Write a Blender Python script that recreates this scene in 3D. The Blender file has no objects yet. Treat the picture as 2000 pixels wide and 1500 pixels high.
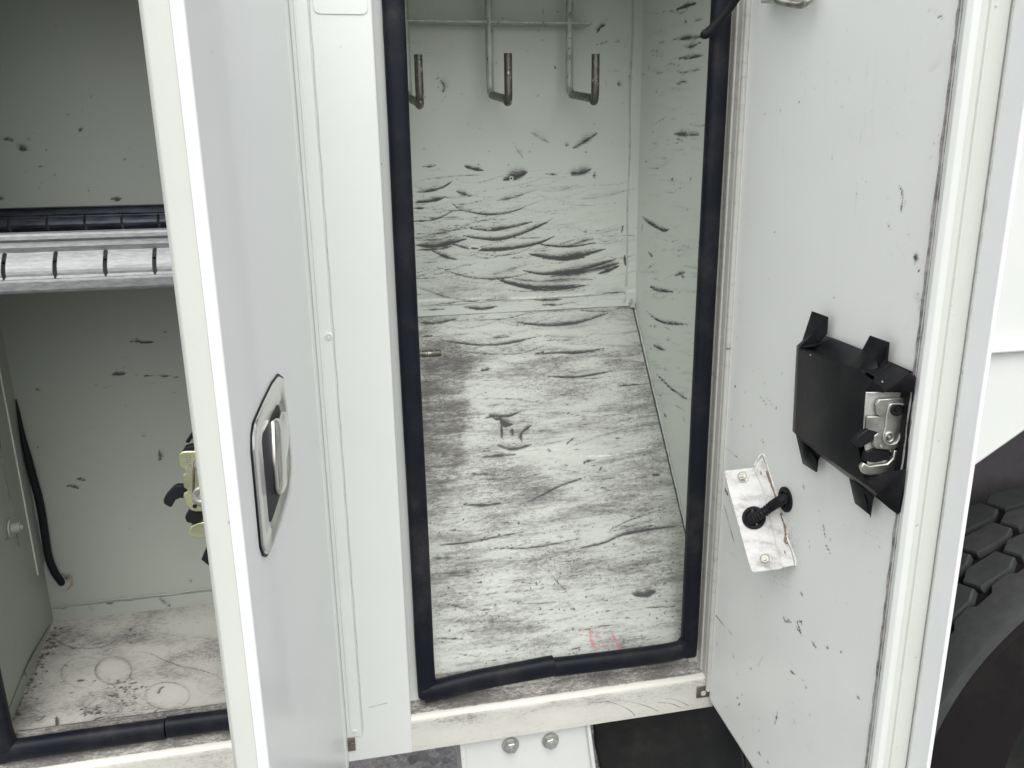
import bpy, bmesh, math, random
import numpy as np
from mathutils import Vector, Matrix
random.seed(7); rng = np.random.default_rng(7)
S = bpy.context.scene; COL = S.collection
R = math.radians
# ------------------------------------------------------------------ camera
# x runs along the truck side, y into the truck, z up; camera is the origin of heights, 1.2 m in front of the body
CM = [[0.9796435386621001, -0.20028675378420627, -0.01355556771895845],
      [-0.0673829752644425, -0.26447254939509024, -0.9620362806365325],
      [0.189098048118192, 0.9433660407683999, -0.2725847415444299]]
FPX = 1620.0
CAM = Vector((0, -1.2, 0))
cd = bpy.data.cameras.new("camera"); cam = bpy.data.objects.new("camera", cd); COL.objects.link(cam)
cd.sensor_width = 36; cd.lens = FPX/2000*36; cd.clip_start = 0.01; cd.clip_end = 500
rr, uu, bb = Vector(CM[0]), -Vector(CM[1]), -Vector(CM[2])
mw = Matrix((rr, uu, bb)).transposed().to_4x4(); mw.translation = CAM
cam.matrix_world = mw
S.camera = cam
# ------------------------------------------------------------------ sky, sun, exposure
W = bpy.data.worlds.new("World"); S.world = W; W.use_nodes = True
nt = W.node_tree; nt.nodes.clear()
sky = nt.nodes.new('ShaderNodeTexSky'); sky.sky_type = 'NISHITA'; sky.sun_disc = False
sky.sun_elevation = R(56); sky.sun_rotation = R(184); sky.air_density = 1.0; sky.dust_density = 4.0; sky.ozone_density = 1.0
hs = nt.nodes.new('ShaderNodeHueSaturation'); hs.inputs['Saturation'].default_value = 0.13
bg = nt.nodes.new('ShaderNodeBackground'); bg.inputs['Strength'].default_value = 0.13
wo = nt.nodes.new('ShaderNodeOutputWorld')
nt.links.new(sky.outputs[0], hs.inputs['Color']); nt.links.new(hs.outputs[0], bg.inputs['Color']); nt.links.new(bg.outputs[0], wo.inputs[0])
sd = bpy.data.lights.new("sun", 'SUN'); sd.energy = 0.95; sd.angle = R(80); sd.color = (1.0, 0.975, 0.94)
sun = bpy.data.objects.new("sun", sd); COL.objects.link(sun)
SA = R(184)   # compass angle of the sun, clockwise from +y
sv = Vector((math.sin(SA)*math.cos(R(56)), math.cos(SA)*math.cos(R(56)), math.sin(R(56))))
sun.rotation_euler = sv.to_track_quat('Z', 'Y').to_euler()
S.view_settings.view_transform = 'Standard'; S.view_settings.look = 'None'
S.view_settings.exposure = 0.84; S.view_settings.gamma = 1.0
S.cycles.max_bounces = 8; S.cycles.diffuse_bounces = 6

# ------------------------------------------------------------------ helpers
def ray(px, py):
    a = ((px-1000)/FPX, (py-750)/FPX, 1.0)
    return Vector([sum(CM[j][i]*a[j] for j in range(3)) for i in range(3)])
def on(px, py, ax, val):
    d = ray(px, py); return CAM + d*((val-CAM[ax])/d[ax])
def onp(px, py, P0, n):
    d = ray(px, py); return CAM + d*((P0-CAM).dot(n)/d.dot(n))

def node_mat(name):
    m = bpy.data.materials.new(name); m.use_nodes = True
    nt = m.node_tree; b = nt.nodes['Principled BSDF']; return m, nt, b
def N(nt, t, **k):
    n = nt.nodes.new(t)
    for a, v in k.items():
        if a in n.bl_rna.properties: setattr(n, a, v)
    return n
def math_(nt, op, a, b=None, clamp=False):
    n = nt.nodes.new('ShaderNodeMath'); n.operation = op; n.use_clamp = clamp
    for i, v in enumerate((a, b)):
        if v is None: continue
        if isinstance(v, (int, float)): n.inputs[i].default_value = v
        else: nt.links.new(v, n.inputs[i])
    return n.outputs[0]
def sstep(nt, x, lo, hi):
    n = nt.nodes.new('ShaderNodeMapRange'); n.interpolation_type = 'SMOOTHSTEP'
    nt.links.new(x, n.inputs['Value'])
    for k, v in (('From Min', lo), ('From Max', hi)):
        if isinstance(v, (int, float)): n.inputs[k].default_value = v
        else: nt.links.new(v, n.inputs[k])
    return n.outputs['Result']
def mix(nt, f, a, b):
    n = nt.nodes.new('ShaderNodeMix'); n.data_type = 'RGBA'
    if isinstance(f, (int, float)): n.inputs[0].default_value = f
    else: nt.links.new(f, n.inputs[0])
    for i, v in ((6, a), (7, b)):
        if isinstance(v, tuple): n.inputs[i].default_value = (*v[:3], 1)
        else: nt.links.new(v, n.inputs[i])
    return n.outputs[2]
def noise(nt, vec, scale, detail=4, rough=0.55, stretch=None, dist=0.0):
    if stretch:
        mp = nt.nodes.new('ShaderNodeMapping'); mp.inputs['Scale'].default_value = stretch
        nt.links.new(vec, mp.inputs[0]); vec = mp.outputs[0]
    n = nt.nodes.new('ShaderNodeTexNoise'); n.inputs['Scale'].default_value = scale
    n.inputs['Detail'].default_value = detail; n.inputs['Roughness'].default_value = rough
    n.inputs['Distortion'].default_value = dist
    nt.links.new(vec, n.inputs['Vector']); return n.outputs['Fac']
def bump(nt, b, h, strength=0.2, dist=0.001):
    n = nt.nodes.new('ShaderNodeBump'); n.inputs['Strength'].default_value = strength; n.inputs['Distance'].default_value = dist
    nt.links.new(h, n.inputs['Height']); nt.links.new(n.outputs[0], b.inputs['Normal'])

def paint(name, col, rough=0.38, specks=0.3, grime=0.0, grimecol=(0.16, 0.14, 0.11), coat=0.0):
    m, nt, b = node_mat(name)
    tc = N(nt, 'ShaderNodeTexCoord').outputs['Object']
    n1 = noise(nt, tc, 6, 3); c = mix(nt, n1, tuple(x*0.95 for x in col), tuple(min(1, x*1.03) for x in col))
    sp = sstep(nt, noise(nt, tc, 95, 2, 0.5), 0.745, 0.80)
    c = mix(nt, math_(nt, 'MULTIPLY', sp, specks), c, (0.10, 0.095, 0.085))
    if grime:
        g = sstep(nt, noise(nt, tc, 28, 8, 0.7, (1, 1, 2.2)), 0.62-grime*0.35, 0.78)
        c = mix(nt, math_(nt, 'MULTIPLY', g, min(1, 0.35+grime)), c, grimecol)
    nt.links.new(c, b.inputs['Base Color']); b.inputs['Roughness'].default_value = rough
    b.inputs['Coat Weight'].default_value = coat; b.inputs['Coat Roughness'].default_value = 0.08
    bump(nt, b, math_(nt, 'ADD', noise(nt, tc, 260, 2), math_(nt, 'MULTIPLY', noise(nt, tc, 9, 2), 7.0)), 0.22, 0.0006)
    return m

def scuffed(name, col, rough=0.42, streak=(1, 7), fine=(90, 260), dark=(0.035, 0.034, 0.036), rustcol=(0.19, 0.105, 0.045)):
    """painted sheet with a 'dirt' attribute: R scuffs, G rust, B how much smeared grime, A bare metal / pale scrape"""
    m, nt, b = node_mat(name)
    uv = N(nt, 'ShaderNodeUVMap'); uv.uv_map = 'sheet'; uvo = uv.outputs[0]
    at = N(nt, 'ShaderNodeAttribute'); at.attribute_name = 'dirt'
    sp = N(nt, 'ShaderNodeSeparateColor'); nt.links.new(at.outputs['Color'], sp.inputs[0])
    r, g, bl, al = sp.outputs[0], sp.outputs[1], sp.outputs[2], at.outputs['Alpha']
    base = mix(nt, noise(nt, uvo, 5, 3), tuple(x*0.93 for x in col), tuple(min(1, x*1.03) for x in col))
    # grime: horizontally dragged noise times a speckle
    wide = noise(nt, uvo, 9, 6, 0.62, (streak[0], streak[1], 1), 0.3)
    finen = noise(nt, uvo, fine[0], 5, 0.7, (1, 2.6, 1), 0.2)
    blot = noise(nt, uvo, 7, 3, 0.6, (1, 1.3, 1))
    s = math_(nt, 'ADD', math_(nt, 'MULTIPLY', wide, 0.55), math_(nt, 'ADD', math_(nt, 'MULTIPLY', finen, 0.33), math_(nt, 'MULTIPLY', blot, 0.24)))
    thr = math_(nt, 'SUBTRACT', 0.80, math_(nt, 'MULTIPLY', bl, 0.38))
    gr = sstep(nt, s, math_(nt, 'SUBTRACT', thr, 0.03), math_(nt, 'ADD', thr, 0.20))
    c = mix(nt, math_(nt, 'MULTIPLY', math_(nt, 'MULTIPLY', math_(nt, 'MULTIPLY', bl, bl), 0.95, True), sstep(nt, math_(nt, 'ADD', math_(nt, 'MULTIPLY', wide, 0.6), math_(nt, 'MULTIPLY', finen, 0.4)), 0.28, 0.70)), base, (0.17, 0.16, 0.15))
    c = mix(nt, math_(nt, 'MULTIPLY', gr, 0.66), c, (0.085, 0.078, 0.076))
    st = math_(nt, 'ADD', math_(nt, 'MULTIPLY', noise(nt, uvo, 330, 3, 0.7, (0.7, 1.2, 1)), 0.5), math_(nt, 'ADD', math_(nt, 'MULTIPLY', blot, 0.30), math_(nt, 'MULTIPLY', finen, 0.20)))
    c = mix(nt, math_(nt, 'MULTIPLY', sstep(nt, math_(nt, 'ADD', st, math_(nt, 'MULTIPLY', bl, 0.16)), 0.62, 0.74), 0.6), c, (0.08, 0.074, 0.072))
    # scuffs broken up by grain
    gn = noise(nt, uvo, fine[1], 4, 0.75, (0.35, 1.6, 1))
    rs = sstep(nt, math_(nt, 'ADD', r, math_(nt, 'MULTIPLY', math_(nt, 'SUBTRACT', gn, 0.5), 0.75)), 0.20, 0.58)
    soft = math_(nt, 'MULTIPLY', sstep(nt, r, 0.0, 0.6), math_(nt, 'ADD', math_(nt, 'MULTIPLY', gn, 0.75), 0.12))
    c = mix(nt, math_(nt, 'MULTIPLY', soft, 0.85), c, (0.115, 0.11, 0.108))
    c = mix(nt, math_(nt, 'MULTIPLY', rs, 0.9), c, dark)
    ru = sstep(nt, math_(nt, 'ADD', g, math_(nt, 'MULTIPLY', math_(nt, 'SUBTRACT', noise(nt, uvo, 60, 5, 0.7), 0.5), 1.1)), 0.28, 0.95)
    c = mix(nt, math_(nt, 'MULTIPLY', ru, 0.8), c, rustcol)
    sc = sstep(nt, math_(nt, 'ADD', al, math_(nt, 'MULTIPLY', math_(nt, 'SUBTRACT', gn, 0.5), 0.6)), 0.3, 0.7)
    c = mix(nt, math_(nt, 'MULTIPLY', sc, 0.75), c, (0.80, 0.81, 0.78))
    nt.links.new(c, b.inputs['Base Color'])
    ro = N(nt, 'ShaderNodeMapRange'); ro.inputs['To Min'].default_value = rough; ro.inputs['To Max'].default_value = 0.75
    nt.links.new(math_(nt, 'MAXIMUM', rs, gr), ro.inputs['Value']); nt.links.new(ro.outputs[0], b.inputs['Roughness'])
    bump(nt, b, math_(nt, 'ADD', math_(nt, 'MULTIPLY', noise(nt, uvo, 4, 2), 6.0), math_(nt, 'SUBTRACT', noise(nt, uvo, 220, 3), math_(nt, 'MULTIPLY', rs, 0.6))), 0.25, 0.0006)
    return m

def metal(name, col, rough=0.3, var=0.3, metallic=1.0, scale=40, stretch=(1, 1, 1), spots=None):
    m, nt, b = node_mat(name)
    tc = N(nt, 'ShaderNodeTexCoord').outputs['Object']
    n = noise(nt, tc, scale, 6, 0.65, stretch)
    c = mix(nt, sstep(nt, n, 0.3, 0.7), tuple(x*(1-var) for x in col), tuple(min(1, x*(1+var)) for x in col))
    if spots:
        c = mix(nt, sstep(nt, noise(nt, tc, scale*2.3, 6, 0.75, stretch), spots[0], spots[0]+0.08), c, spots[1])
    nt.links.new(c, b.inputs['Base Color']); b.inputs['Metallic'].default_value = metallic
    ro = N(nt, 'ShaderNodeMapRange'); ro.inputs['To Min'].default_value = rough*0.8; ro.inputs['To Max'].default_value = min(1, rough*1.5)
    nt.links.new(n, ro.inputs['Value']); nt.links.new(ro.outputs[0], b.inputs['Roughness'])
    bump(nt, b, n, 0.15, 0.0006)
    return m
def rubber(name, col, rough=0.55, scale=60, var=0.35, dusty=0.0):
    m, nt, b = node_mat(name)
    tc = N(nt, 'ShaderNodeTexCoord').outputs['Object']
    n = noise(nt, tc, scale, 5, 0.65)
    c = mix(nt, n, tuple(x*(1-var) for x in col), tuple(x*(1+var) for x in col))
    if dusty:
        c = mix(nt, math_(nt, 'MULTIPLY', sstep(nt, noise(nt, tc, scale*0.3, 8, 0.7), 0.45, 0.8), dusty), c, (0.16, 0.14, 0.12))
    nt.links.new(c, b.inputs['Base Color']); b.inputs['Roughness'].default_value = rough; b.inputs['Specular IOR Level'].default_value = 0.2
    bump(nt, b, noise(nt, tc, scale*5, 4), 0.3, 0.0005)
    return m

M = dict(
    outer=paint('white_paint', (0.65, 0.675, 0.65), 0.30, 0.25, coat=0.3),
    door_outer=paint('lightened_white_paint', (0.79, 0.81, 0.81), 0.36, 0.12, coat=0.15),  # same white as the body, lightened: light on side faces put into colour
    edge=paint('darkened_white_paint', (0.57, 0.595, 0.55), 0.40, 0.45),  # body white darkened: shade of the edge channels put into the colour
    cream=paint('cream_stained_paint', (0.70, 0.70, 0.61), 0.42, 0.6, grime=0.22, grimecol=(0.30, 0.26, 0.20)),
    jamb=paint('grey_jamb_paint', (0.50, 0.50, 0.47), 0.45, 0.4, grime=0.30, grimecol=(0.20, 0.18, 0.16)),
    inner=paint('inner_paint', (0.63, 0.675, 0.61), 0.42, 0.3),
    wall_shaded=scuffed('shaded_inner_paint', (0.35, 0.375, 0.335)),  # inner paint darkened: dimness of the left compartment put into its colour
    shaded=paint('shaded_paint', (0.35, 0.375, 0.335), 0.45, 0.3),  # unscuffed version, with the same shade in the colour
    wall=scuffed('scuffed_inner_paint', (0.63, 0.665, 0.61)),
    ramp=scuffed('worn_ramp_paint', (0.49, 0.52, 0.475), streak=(1, 5.5), rustcol=(0.42, 0.13, 0.15)),
    floor=scuffed('stained_floor_paint', (0.52, 0.51, 0.465), streak=(1, 1.4)),
    door_in=scuffed('lightened_lining_paint', (0.86, 0.88, 0.86), streak=(2.2, 1)),  # white lightened for the lining, light put into the colour; scuffs are real
    sill=scuffed('worn_sill_paint', (0.64, 0.635, 0.575), streak=(1, 3)),
    seal=rubber('seal_rubber', (0.005, 0.007, 0.012), 0.5, 25, 0.3, 0.22),
    plastic=rubber('black_plastic', (0.006, 0.0065, 0.009), 0.36, 30, 0.3, 0.12),
    plastic2=rubber('black_lever_plastic', (0.010, 0.010, 0.012), 0.5, 60, 0.3),
    cable=rubber('cable_rubber', (0.008, 0.009, 0.011), 0.5, 60, 0.3),
    tyre=rubber('tyre_rubber', (0.042, 0.044, 0.045), 0.78, 35, 0.35, 0.15),
    sidewall=rubber('tyre_sidewall_rubber', (0.007, 0.0055, 0.006), 0.7, 18, 0.5, 0.10),
    flap=rubber('black_flap_rubber', (0.014, 0.015, 0.015), 0.6, 12, 0.4, 0.25),
    liner=rubber('arch_liner_plastic', (0.09, 0.085, 0.09), 0.7, 20, 0.3, 0.1),
    chrome=metal('polished_steel', (0.66, 0.65, 0.63), 0.17, 0.08, scale=12),
    zinc=metal('zinc_plated_steel', (0.50, 0.50, 0.46), 0.32, 0.3),
    yzinc=metal('yellow_zinc_steel', (0.54, 0.57, 0.36), 0.36, 0.15, spots=(0.68, (0.16, 0.12, 0.06))),
    galv=metal('galvanised_steel', (0.27, 0.28, 0.28), 0.48, 0.22, metallic=0.6, scale=60, stretch=(1, 4, 4), spots=(0.70, (0.55, 0.56, 0.56))),
    dgalv=metal('dark_coated_steel', (0.055, 0.062, 0.078), 0.36, 0.5, metallic=0.5, scale=24, stretch=(1, 5, 5)),
    rod=metal('worn_painted_rod', (0.42, 0.44, 0.41), 0.35, 0.2, metallic=0.2, scale=60, stretch=(1, 1, 0.45), spots=(0.58, (0.05, 0.045, 0.035))),
    rodbare=metal('worn_bare_rod', (0.12, 0.12, 0.10), 0.33, 0.4, metallic=0.8, scale=60, stretch=(1, 1, 0.45), spots=(0.56, (0.62, 0.62, 0.58))),
    clip=metal('brown_steel_clip', (0.20, 0.175, 0.15), 0.42, 0.35, metallic=0.8),
    nut=metal('painted_nut_steel', (0.46, 0.47, 0.44), 0.36, 0.2, metallic=0.6),
    wornwhite=paint('worn_white_bracket', (0.72, 0.72, 0.71), 0.4, 0.6, grime=0.62, grimecol=(0.30, 0.28, 0.26)),
    caulk=paint('caulk_bead', (0.46, 0.49, 0.45), 0.5, 0.3, grime=0.4, grimecol=(0.10, 0.10, 0.09)),
    dirtseam=paint('dirty_seam', (0.30, 0.29, 0.28), 0.8, 0.2, grime=0.75, grimecol=(0.025, 0.023, 0.024)),
    rust=metal('rusty_weld', (0.26, 0.19, 0.14), 0.6, 0.4, metallic=0.2, scale=120),
)

def finish(me, mat, angle=35, smooth=True):
    if mat is not None: me.materials.append(mat)
    if smooth:
        me.polygons.foreach_set('use_smooth', [True]*len(me.polygons))
        me.set_sharp_from_angle(angle=R(angle))
    me.update(); return me
def attach(o, parent):
    COL.objects.link(o)
    if parent is not None:
        o.parent = parent
        off = Vector((0, 0, 0)); p = parent
        while p is not None: off += p.location; p = p.parent
        # parents are unrotated; children keep world coordinates
        o.matrix_parent_inverse = Matrix.Translation(-off) if parent.parent is None else Matrix.Translation(-parent.location)
    return o
def obj(name, me, parent=None, label=None, bevel=0, kind=None):
    o = bpy.data.objects.new(name, me); attach(o, parent)
    if label: o['label'] = label
    if kind: o['kind'] = kind
    if bevel:
        b = o.modifiers.new('bevel', 'BEVEL'); b.width = bevel; b.segments = 2; b.limit_method = 'ANGLE'; b.angle_limit = R(40)
    return o
def thing(name, loc, label, cat, group=None):
    o = bpy.data.objects.new(name, None); COL.objects.link(o); o.location = loc; o.empty_display_size = 0.1
    o['label'] = label; o['category'] = cat
    if group: o['group'] = group
    return o
def raw(name, vs, fs, mat, angle=35, smooth=True):
    me = bpy.data.meshes.new(name); me.from_pydata([tuple(v) for v in vs], [], fs)
    bm = bmesh.new(); bm.from_mesh(me); bmesh.ops.recalc_face_normals(bm, faces=bm.faces); bm.to_mesh(me); bm.free()
    return finish(me, mat, angle, smooth)
def join_raw(name, parts, mat, angle=35):
    vs, fs = [], []
    for v, f in parts:
        k = len(vs); vs += list(v); fs += [tuple(i+k for i in q) for q in f]
    return raw(name, vs, fs, mat, angle)
def boxv(x0, x1, y0, y1, z0, z1):
    v = [(x, y, z) for x in (x0, x1) for y in (y0, y1) for z in (z0, z1)]
    return v, [(0, 1, 3, 2), (4, 6, 7, 5), (0, 4, 5, 1), (2, 3, 7, 6), (0, 2, 6, 4), (1, 5, 7, 3)]
def prismv(outline, off):
    """outline: list of 3D points (planar), off: extrusion vector"""
    n = len(outline); off = Vector(off)
    v = [Vector(p) for p in outline] + [Vector(p)+off for p in outline]
    f = [tuple(range(n)), tuple(range(2*n-1, n-1, -1))] + [(i, (i+1) % n, (i+1) % n+n, i+n) for i in range(n)]
    return v, f
def fillet(pts, rads, n=5):
    """round the corners of a closed 2D outline"""
    out = []; k = len(pts)
    for i in range(k):
        p0, p1, p2 = (Vector(pts[(i+j-1) % k]) for j in range(3)); r = rads[i] if isinstance(rads, (list, tuple)) else rads
        if r <= 0: out.append(tuple(p1)); continue
        a = (p0-p1); b = (p2-p1); la, lb = a.length, b.length; a.normalize(); b.normalize()
        th = math.acos(max(-1, min(1, a.dot(b)))); 
        t = min(r/math.tan(th/2), la*0.48, lb*0.48)
        q0 = p1+a*t; q1 = p1+b*t
        for j in range(n+1):
            s = j/n; out.append(tuple(q0*(1-s)**2 + p1*2*s*(1-s) + q1*s*s))
    return out
def tubev(pts, rad, seg=12, cap=True, squash=None):
    pts = [Vector(p) for p in pts]; n = len(pts)
    rad = rad if isinstance(rad, (list, tuple)) else [rad]*n
    vs, fs = [], []; up = None
    for i, p in enumerate(pts):
        t = (pts[min(i+1, n-1)]-pts[max(i-1, 0)]).normalized()
        if up is None:
            up = Vector((0, 0, 1)) if abs(t.z) < 0.9 else Vector((0, 1, 0))
        s = t.cross(up).normalized(); up = s.cross(t).normalized()
        for k in range(seg):
            a = 2*math.pi*k/seg
            ca, sa = math.cos(a), math.sin(a)
            vs.append(p + (s*ca*(squash[0] if squash else 1) + up*sa*(squash[1] if squash else 1))*rad[i])
    for i in range(n-1):
        for k in range(seg):
            a, b = i*seg+k, i*seg+(k+1) % seg; fs.append((a, b, b+seg, a+seg))
    if cap: fs += [tuple(range(seg-1, -1, -1)), tuple(range((n-1)*seg, n*seg))]
    return vs, fs
def smooth_path(pts, n=6):
    pts = [Vector(p) for p in pts]; out = []
    P = [pts[0]]+pts+[pts[-1]]
    for i in range(1, len(P)-2):
        for j in range(n):
            t = j/n; a, b, c, d = P[i-1], P[i], P[i+1], P[i+2]
            out.append(0.5*((2*b)+(c-a)*t+(2*a-5*b+4*c-d)*t*t+(3*b-a-3*c+d)*t**3))
    out.append(pts[-1]); return out
def sweepv(profile, closed, a, b, e1, e2, cuts=0):
    """extrude a 2D profile (u,v) -> a + e1*u + e2*v along a..b"""
    a, b, e1, e2 = map(Vector, (a, b, e1, e2)); n = len(profile)
    vs = []
    for k in range(cuts+2):
        c = a.lerp(b, k/(cuts+1)); vs += [c+e1*u+e2*v for u, v in profile]
    fs = []
    for k in range(cuts+1):
        for i in range(n if closed else n-1):
            j = (i+1) % n; fs.append((k*n+i, k*n+j, (k+1)*n+j, (k+1)*n+i))
    if closed: fs += [tuple(range(n)), tuple(range((cuts+2)*n-1, (cuts+1)*n-1, -1))]
    return vs, fs

# ---------------------------------------------------------------- sheets that carry scuffs
class Sheet:
    """flat painted sheet: O + u*U + v*V (U, V unit), grid fine enough for wear marks"""
    def __init__(s, O, U, V, w, h, cell, b0=0.0):
        s.O, s.U, s.V = Vector(O), Vector(U).normalized(), Vector(V).normalized(); s.w, s.h = w, h
        s.n = s.U.cross(s.V).normalized()
        s.nu, s.nv = int(w/cell)+2, int(h/cell)+2
        s.u = np.linspace(0, w, s.nu); s.v = np.linspace(0, h, s.nv)
        s.uu, s.vv = np.meshgrid(s.u, s.v)
        s.d = np.zeros((s.nv, s.nu, 4)); s.d[..., 2] = b0; s.z = np.zeros((s.nv, s.nu))
    def uv(s, px, py):
        P = onp(px, py, s.O, s.n)-s.O; return P.dot(s.U), P.dot(s.V)
    def scale(s, px, py):
        d = (onp(px, py, s.O, s.n)-CAM).length; return d/FPX
    def stroke(s, pts, wpx, a=1.0, ch=0, taper=0.6, soft=1.0, wob=0.0):
        q = [s.uv(*p) for p in pts]; W_ = wpx*0.5*s.scale(*pts[len(pts)//2])*1.4
        q = [tuple(v)[:2] for v in smooth_path([(x, y, 0) for x, y in q], 5)] if len(q) > 1 else q*2
        s.line(q, W_, a, ch, taper, soft, wob)
    def line(s, q, W_, a=1.0, ch=0, taper=0.6, soft=1.0, wob=0.0):
        q = np.array(q); m = W_*2.4+0.002
        iu = np.where((s.u > q[:, 0].min()-m) & (s.u < q[:, 0].max()+m))[0]; iv = np.where((s.v > q[:, 1].min()-m) & (s.v < q[:, 1].max()+m))[0]
        if len(iu) < 1 or len(iv) < 1: return
        sl = (slice(iv[0], iv[-1]+1), slice(iu[0], iu[-1]+1)); X = s.uu[sl]; Y = s.vv[sl]
        if wob:
            Y = Y + wob*np.sin(X*90+a*7)*0.002
        L = np.r_[0, np.cumsum(np.hypot(*np.diff(q, axis=0).T))]; T = max(L[-1], 1e-9)
        best = np.full(X.shape, -1e9)
        for i in range(len(q)-1):
            ax, ay = q[i]; dx, dy = q[i+1]-q[i]; l2 = dx*dx+dy*dy+1e-12
            t = np.clip(((X-ax)*dx+(Y-ay)*dy)/l2, 0, 1); dist = np.hypot(X-ax-t*dx, Y-ay-t*dy)
            tt = (L[i]+t*(L[i+1]-L[i]))/T
            if taper > 0:
                ww = W_*np.clip(np.sin(np.pi*np.clip(tt, 0.02, 0.98)), 0, 1)**taper*(0.92+0.12*np.sin(tt*9+a*40))
                above = (dx*(Y-ay)-dy*(X-ax))*np.sign(dx+1e-9) > 0      # dragged marks: crisp below, feathered above
                b1 = np.where(above, 0.66*(1-dist/np.maximum(ww*1.9, 1e-5)), 1-dist/np.maximum(ww*0.85, 1e-5))
                b1 = np.maximum(b1, 0.95*(1-dist/np.maximum(ww*0.5, 1e-5)))
                b1 = b1*(0.90+0.10*np.sin(tt*13+W_*2e4))
            else: b1 = 1-dist/W_
            best = np.maximum(best, b1)
        val = np.clip(best/soft, 0, 1)*a
        s.d[sl][..., ch] = np.maximum(s.d[sl][..., ch], val) if a > 0 else np.clip(s.d[sl][..., ch]-np.clip(best/soft, 0, 1)*(-a), 0, 1)
    def blob(s, px, py, rx, ry, a, ch=2, ang=0.0, add=True):
        """soft patch; radii in photo pixels"""
        u0, v0 = s.uv(px, py); k = s.scale(px, py); u1, v1 = s.uv(px+1, py); u2, v2 = s.uv(px, py+1)
        J = np.array([[u1-u0, u2-u0], [v1-v0, v2-v0]]); Ji = np.linalg.inv(J)
        X = s.uu-u0; Y = s.vv-v0
        A = Ji[0, 0]*X+Ji[0, 1]*Y; B = Ji[1, 0]*X+Ji[1, 1]*Y
        c, sn = math.cos(ang), math.sin(ang); A, B = A*c+B*sn, -A*sn+B*c
        g = np.exp(-((A/rx)**2+(B/ry)**2)**1.3)*a
        s.d[..., ch] = np.clip(s.d[..., ch]+g, 0, 1) if add else np.maximum(s.d[..., ch], g)
    def build(s, name, mat, parent, thick=0.003, label=None):
        nu, nv = s.nu, s.nv
        P = (np.array(s.O)[None, None]+s.uu[..., None]*np.array(s.U)+s.vv[..., None]*np.array(s.V)+s.z[..., None]*np.array(s.n)).reshape(-1, 3)
        back = np.array([np.array(s.O+s.U*a+s.V*b2-s.n*thick) for a, b2 in ((0, 0), (s.w, 0), (s.w, s.h), (0, s.h))])
        idx = np.arange(nu*nv).reshape(nv, nu)
        f = np.stack([idx[:-1, :-1], idx[:-1, 1:], idx[1:, 1:], idx[1:, :-1]], -1).reshape(-1, 4)
        me = bpy.data.meshes.new(name); nb = nu*nv
        V_ = np.vstack([P, back]); loops = list(f.ravel()); starts = list(range(0, len(loops), 4))
        ext = [[nb+3, nb+2, nb+1, nb+0],
               list(idx[0, ::-1])+[nb, nb+1], list(idx[::-1, -1])+[nb+1, nb+2], list(idx[-1, :])+[nb+2, nb+3], list(idx[:, 0])+[nb+3, nb]]
        for e in ext: starts.append(len(loops)); loops += [int(x) for x in e]
        me.vertices.add(len(V_)); me.vertices.foreach_set('co', V_.ravel())
        me.loops.add(len(loops)); me.loops.foreach_set('vertex_index', np.array(loops, dtype=np.int32))
        me.polygons.add(len(starts)); me.polygons.foreach_set('loop_start', np.array(starts, dtype=np.int32))
        me.update(calc_edges=True)
        uvl = me.uv_layers.new(name='sheet')
        UV = np.vstack([np.stack([s.uu.ravel(), s.vv.ravel()], -1), [[0, 0]]*4]); uvl.data.foreach_set('uv', UV[np.array(loops)].ravel().astype(np.float32))
        ca = me.color_attributes.new('dirt', 'FLOAT_COLOR', 'POINT')
        D_ = np.vstack([s.d.reshape(-1, 4), np.zeros((4, 4))]); ca.data.foreach_set('color', D_.ravel().astype(np.float32))
        finish(me, mat, 30)
        return obj(name, me, parent, label)
Z3 = lambda X, Y: (700+X*.375, Y*.375)
Z4 = lambda X, Y: (700+X*.375, 550+Y*.375)
Z5 = lambda X, Y: (600+X*.45, 1050+Y*.45)
Z8 = lambda X, Y: (1350+X*.4, Y*.4)
Z6 = lambda X, Y: (1350+X*.4, 560+Y*.4)
Z7 = lambda X, Y: (1500+X*.5333, 700+Y*.5333)
Z9 = lambda X, Y: (1280+X*.2, 1200+Y*.2)
ZL = lambda X, Y: (X*.35, 350+Y*.35)
ZM = lambda X, Y: (X*.4667, 800+Y*.4667)
ZT = lambda X, Y: (X*.4, Y*.4)
ZF = lambda X, Y: (X*.3, 1050+Y*.3)
def strokes(sh, Z, L, ch=0, **k):
    for pts, w, a in L: sh.stroke([Z(*p) for p in pts], w, a, ch, **k)

ZB, ZTOP = -0.985, 0.30           # bottom and (unseen) top of the body
YB = 0.39                          # back of the compartments

# ================================================================== ground
g = bpy.data.meshes.new('ground'); gz = -1.863
gs = 60
m, nt_, b_ = node_mat('gravel_dirt')
tc = N(nt_, 'ShaderNodeTexCoord').outputs['Object']
vo = N(nt_, 'ShaderNodeTexVoronoi'); vo.inputs['Scale'].default_value = 38; nt_.links.new(tc, vo.inputs['Vector'])
c_ = mix(nt_, noise(nt_, tc, 20, 8, 0.7), (0.05, 0.043, 0.036), (0.17, 0.15, 0.13))
c_ = mix(nt_, math_(nt_, 'MULTIPLY', noise(nt_, tc, 90, 4), 0.5), c_, vo.outputs['Color'])
hsn = N(nt_, 'ShaderNodeHueSaturation'); hsn.inputs['Saturation'].default_value = 0.12; hsn.inputs['Value'].default_value = 0.75
nt_.links.new(c_, hsn.inputs['Color']); nt_.links.new(hsn.outputs[0], b_.inputs['Base Color']); b_.inputs['Roughness'].default_value = 0.9
bump(nt_, b_, math_(nt_, 'ADD', vo.outputs['Distance'], noise(nt_, tc, 60, 5)), 0.7, 0.02)
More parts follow.
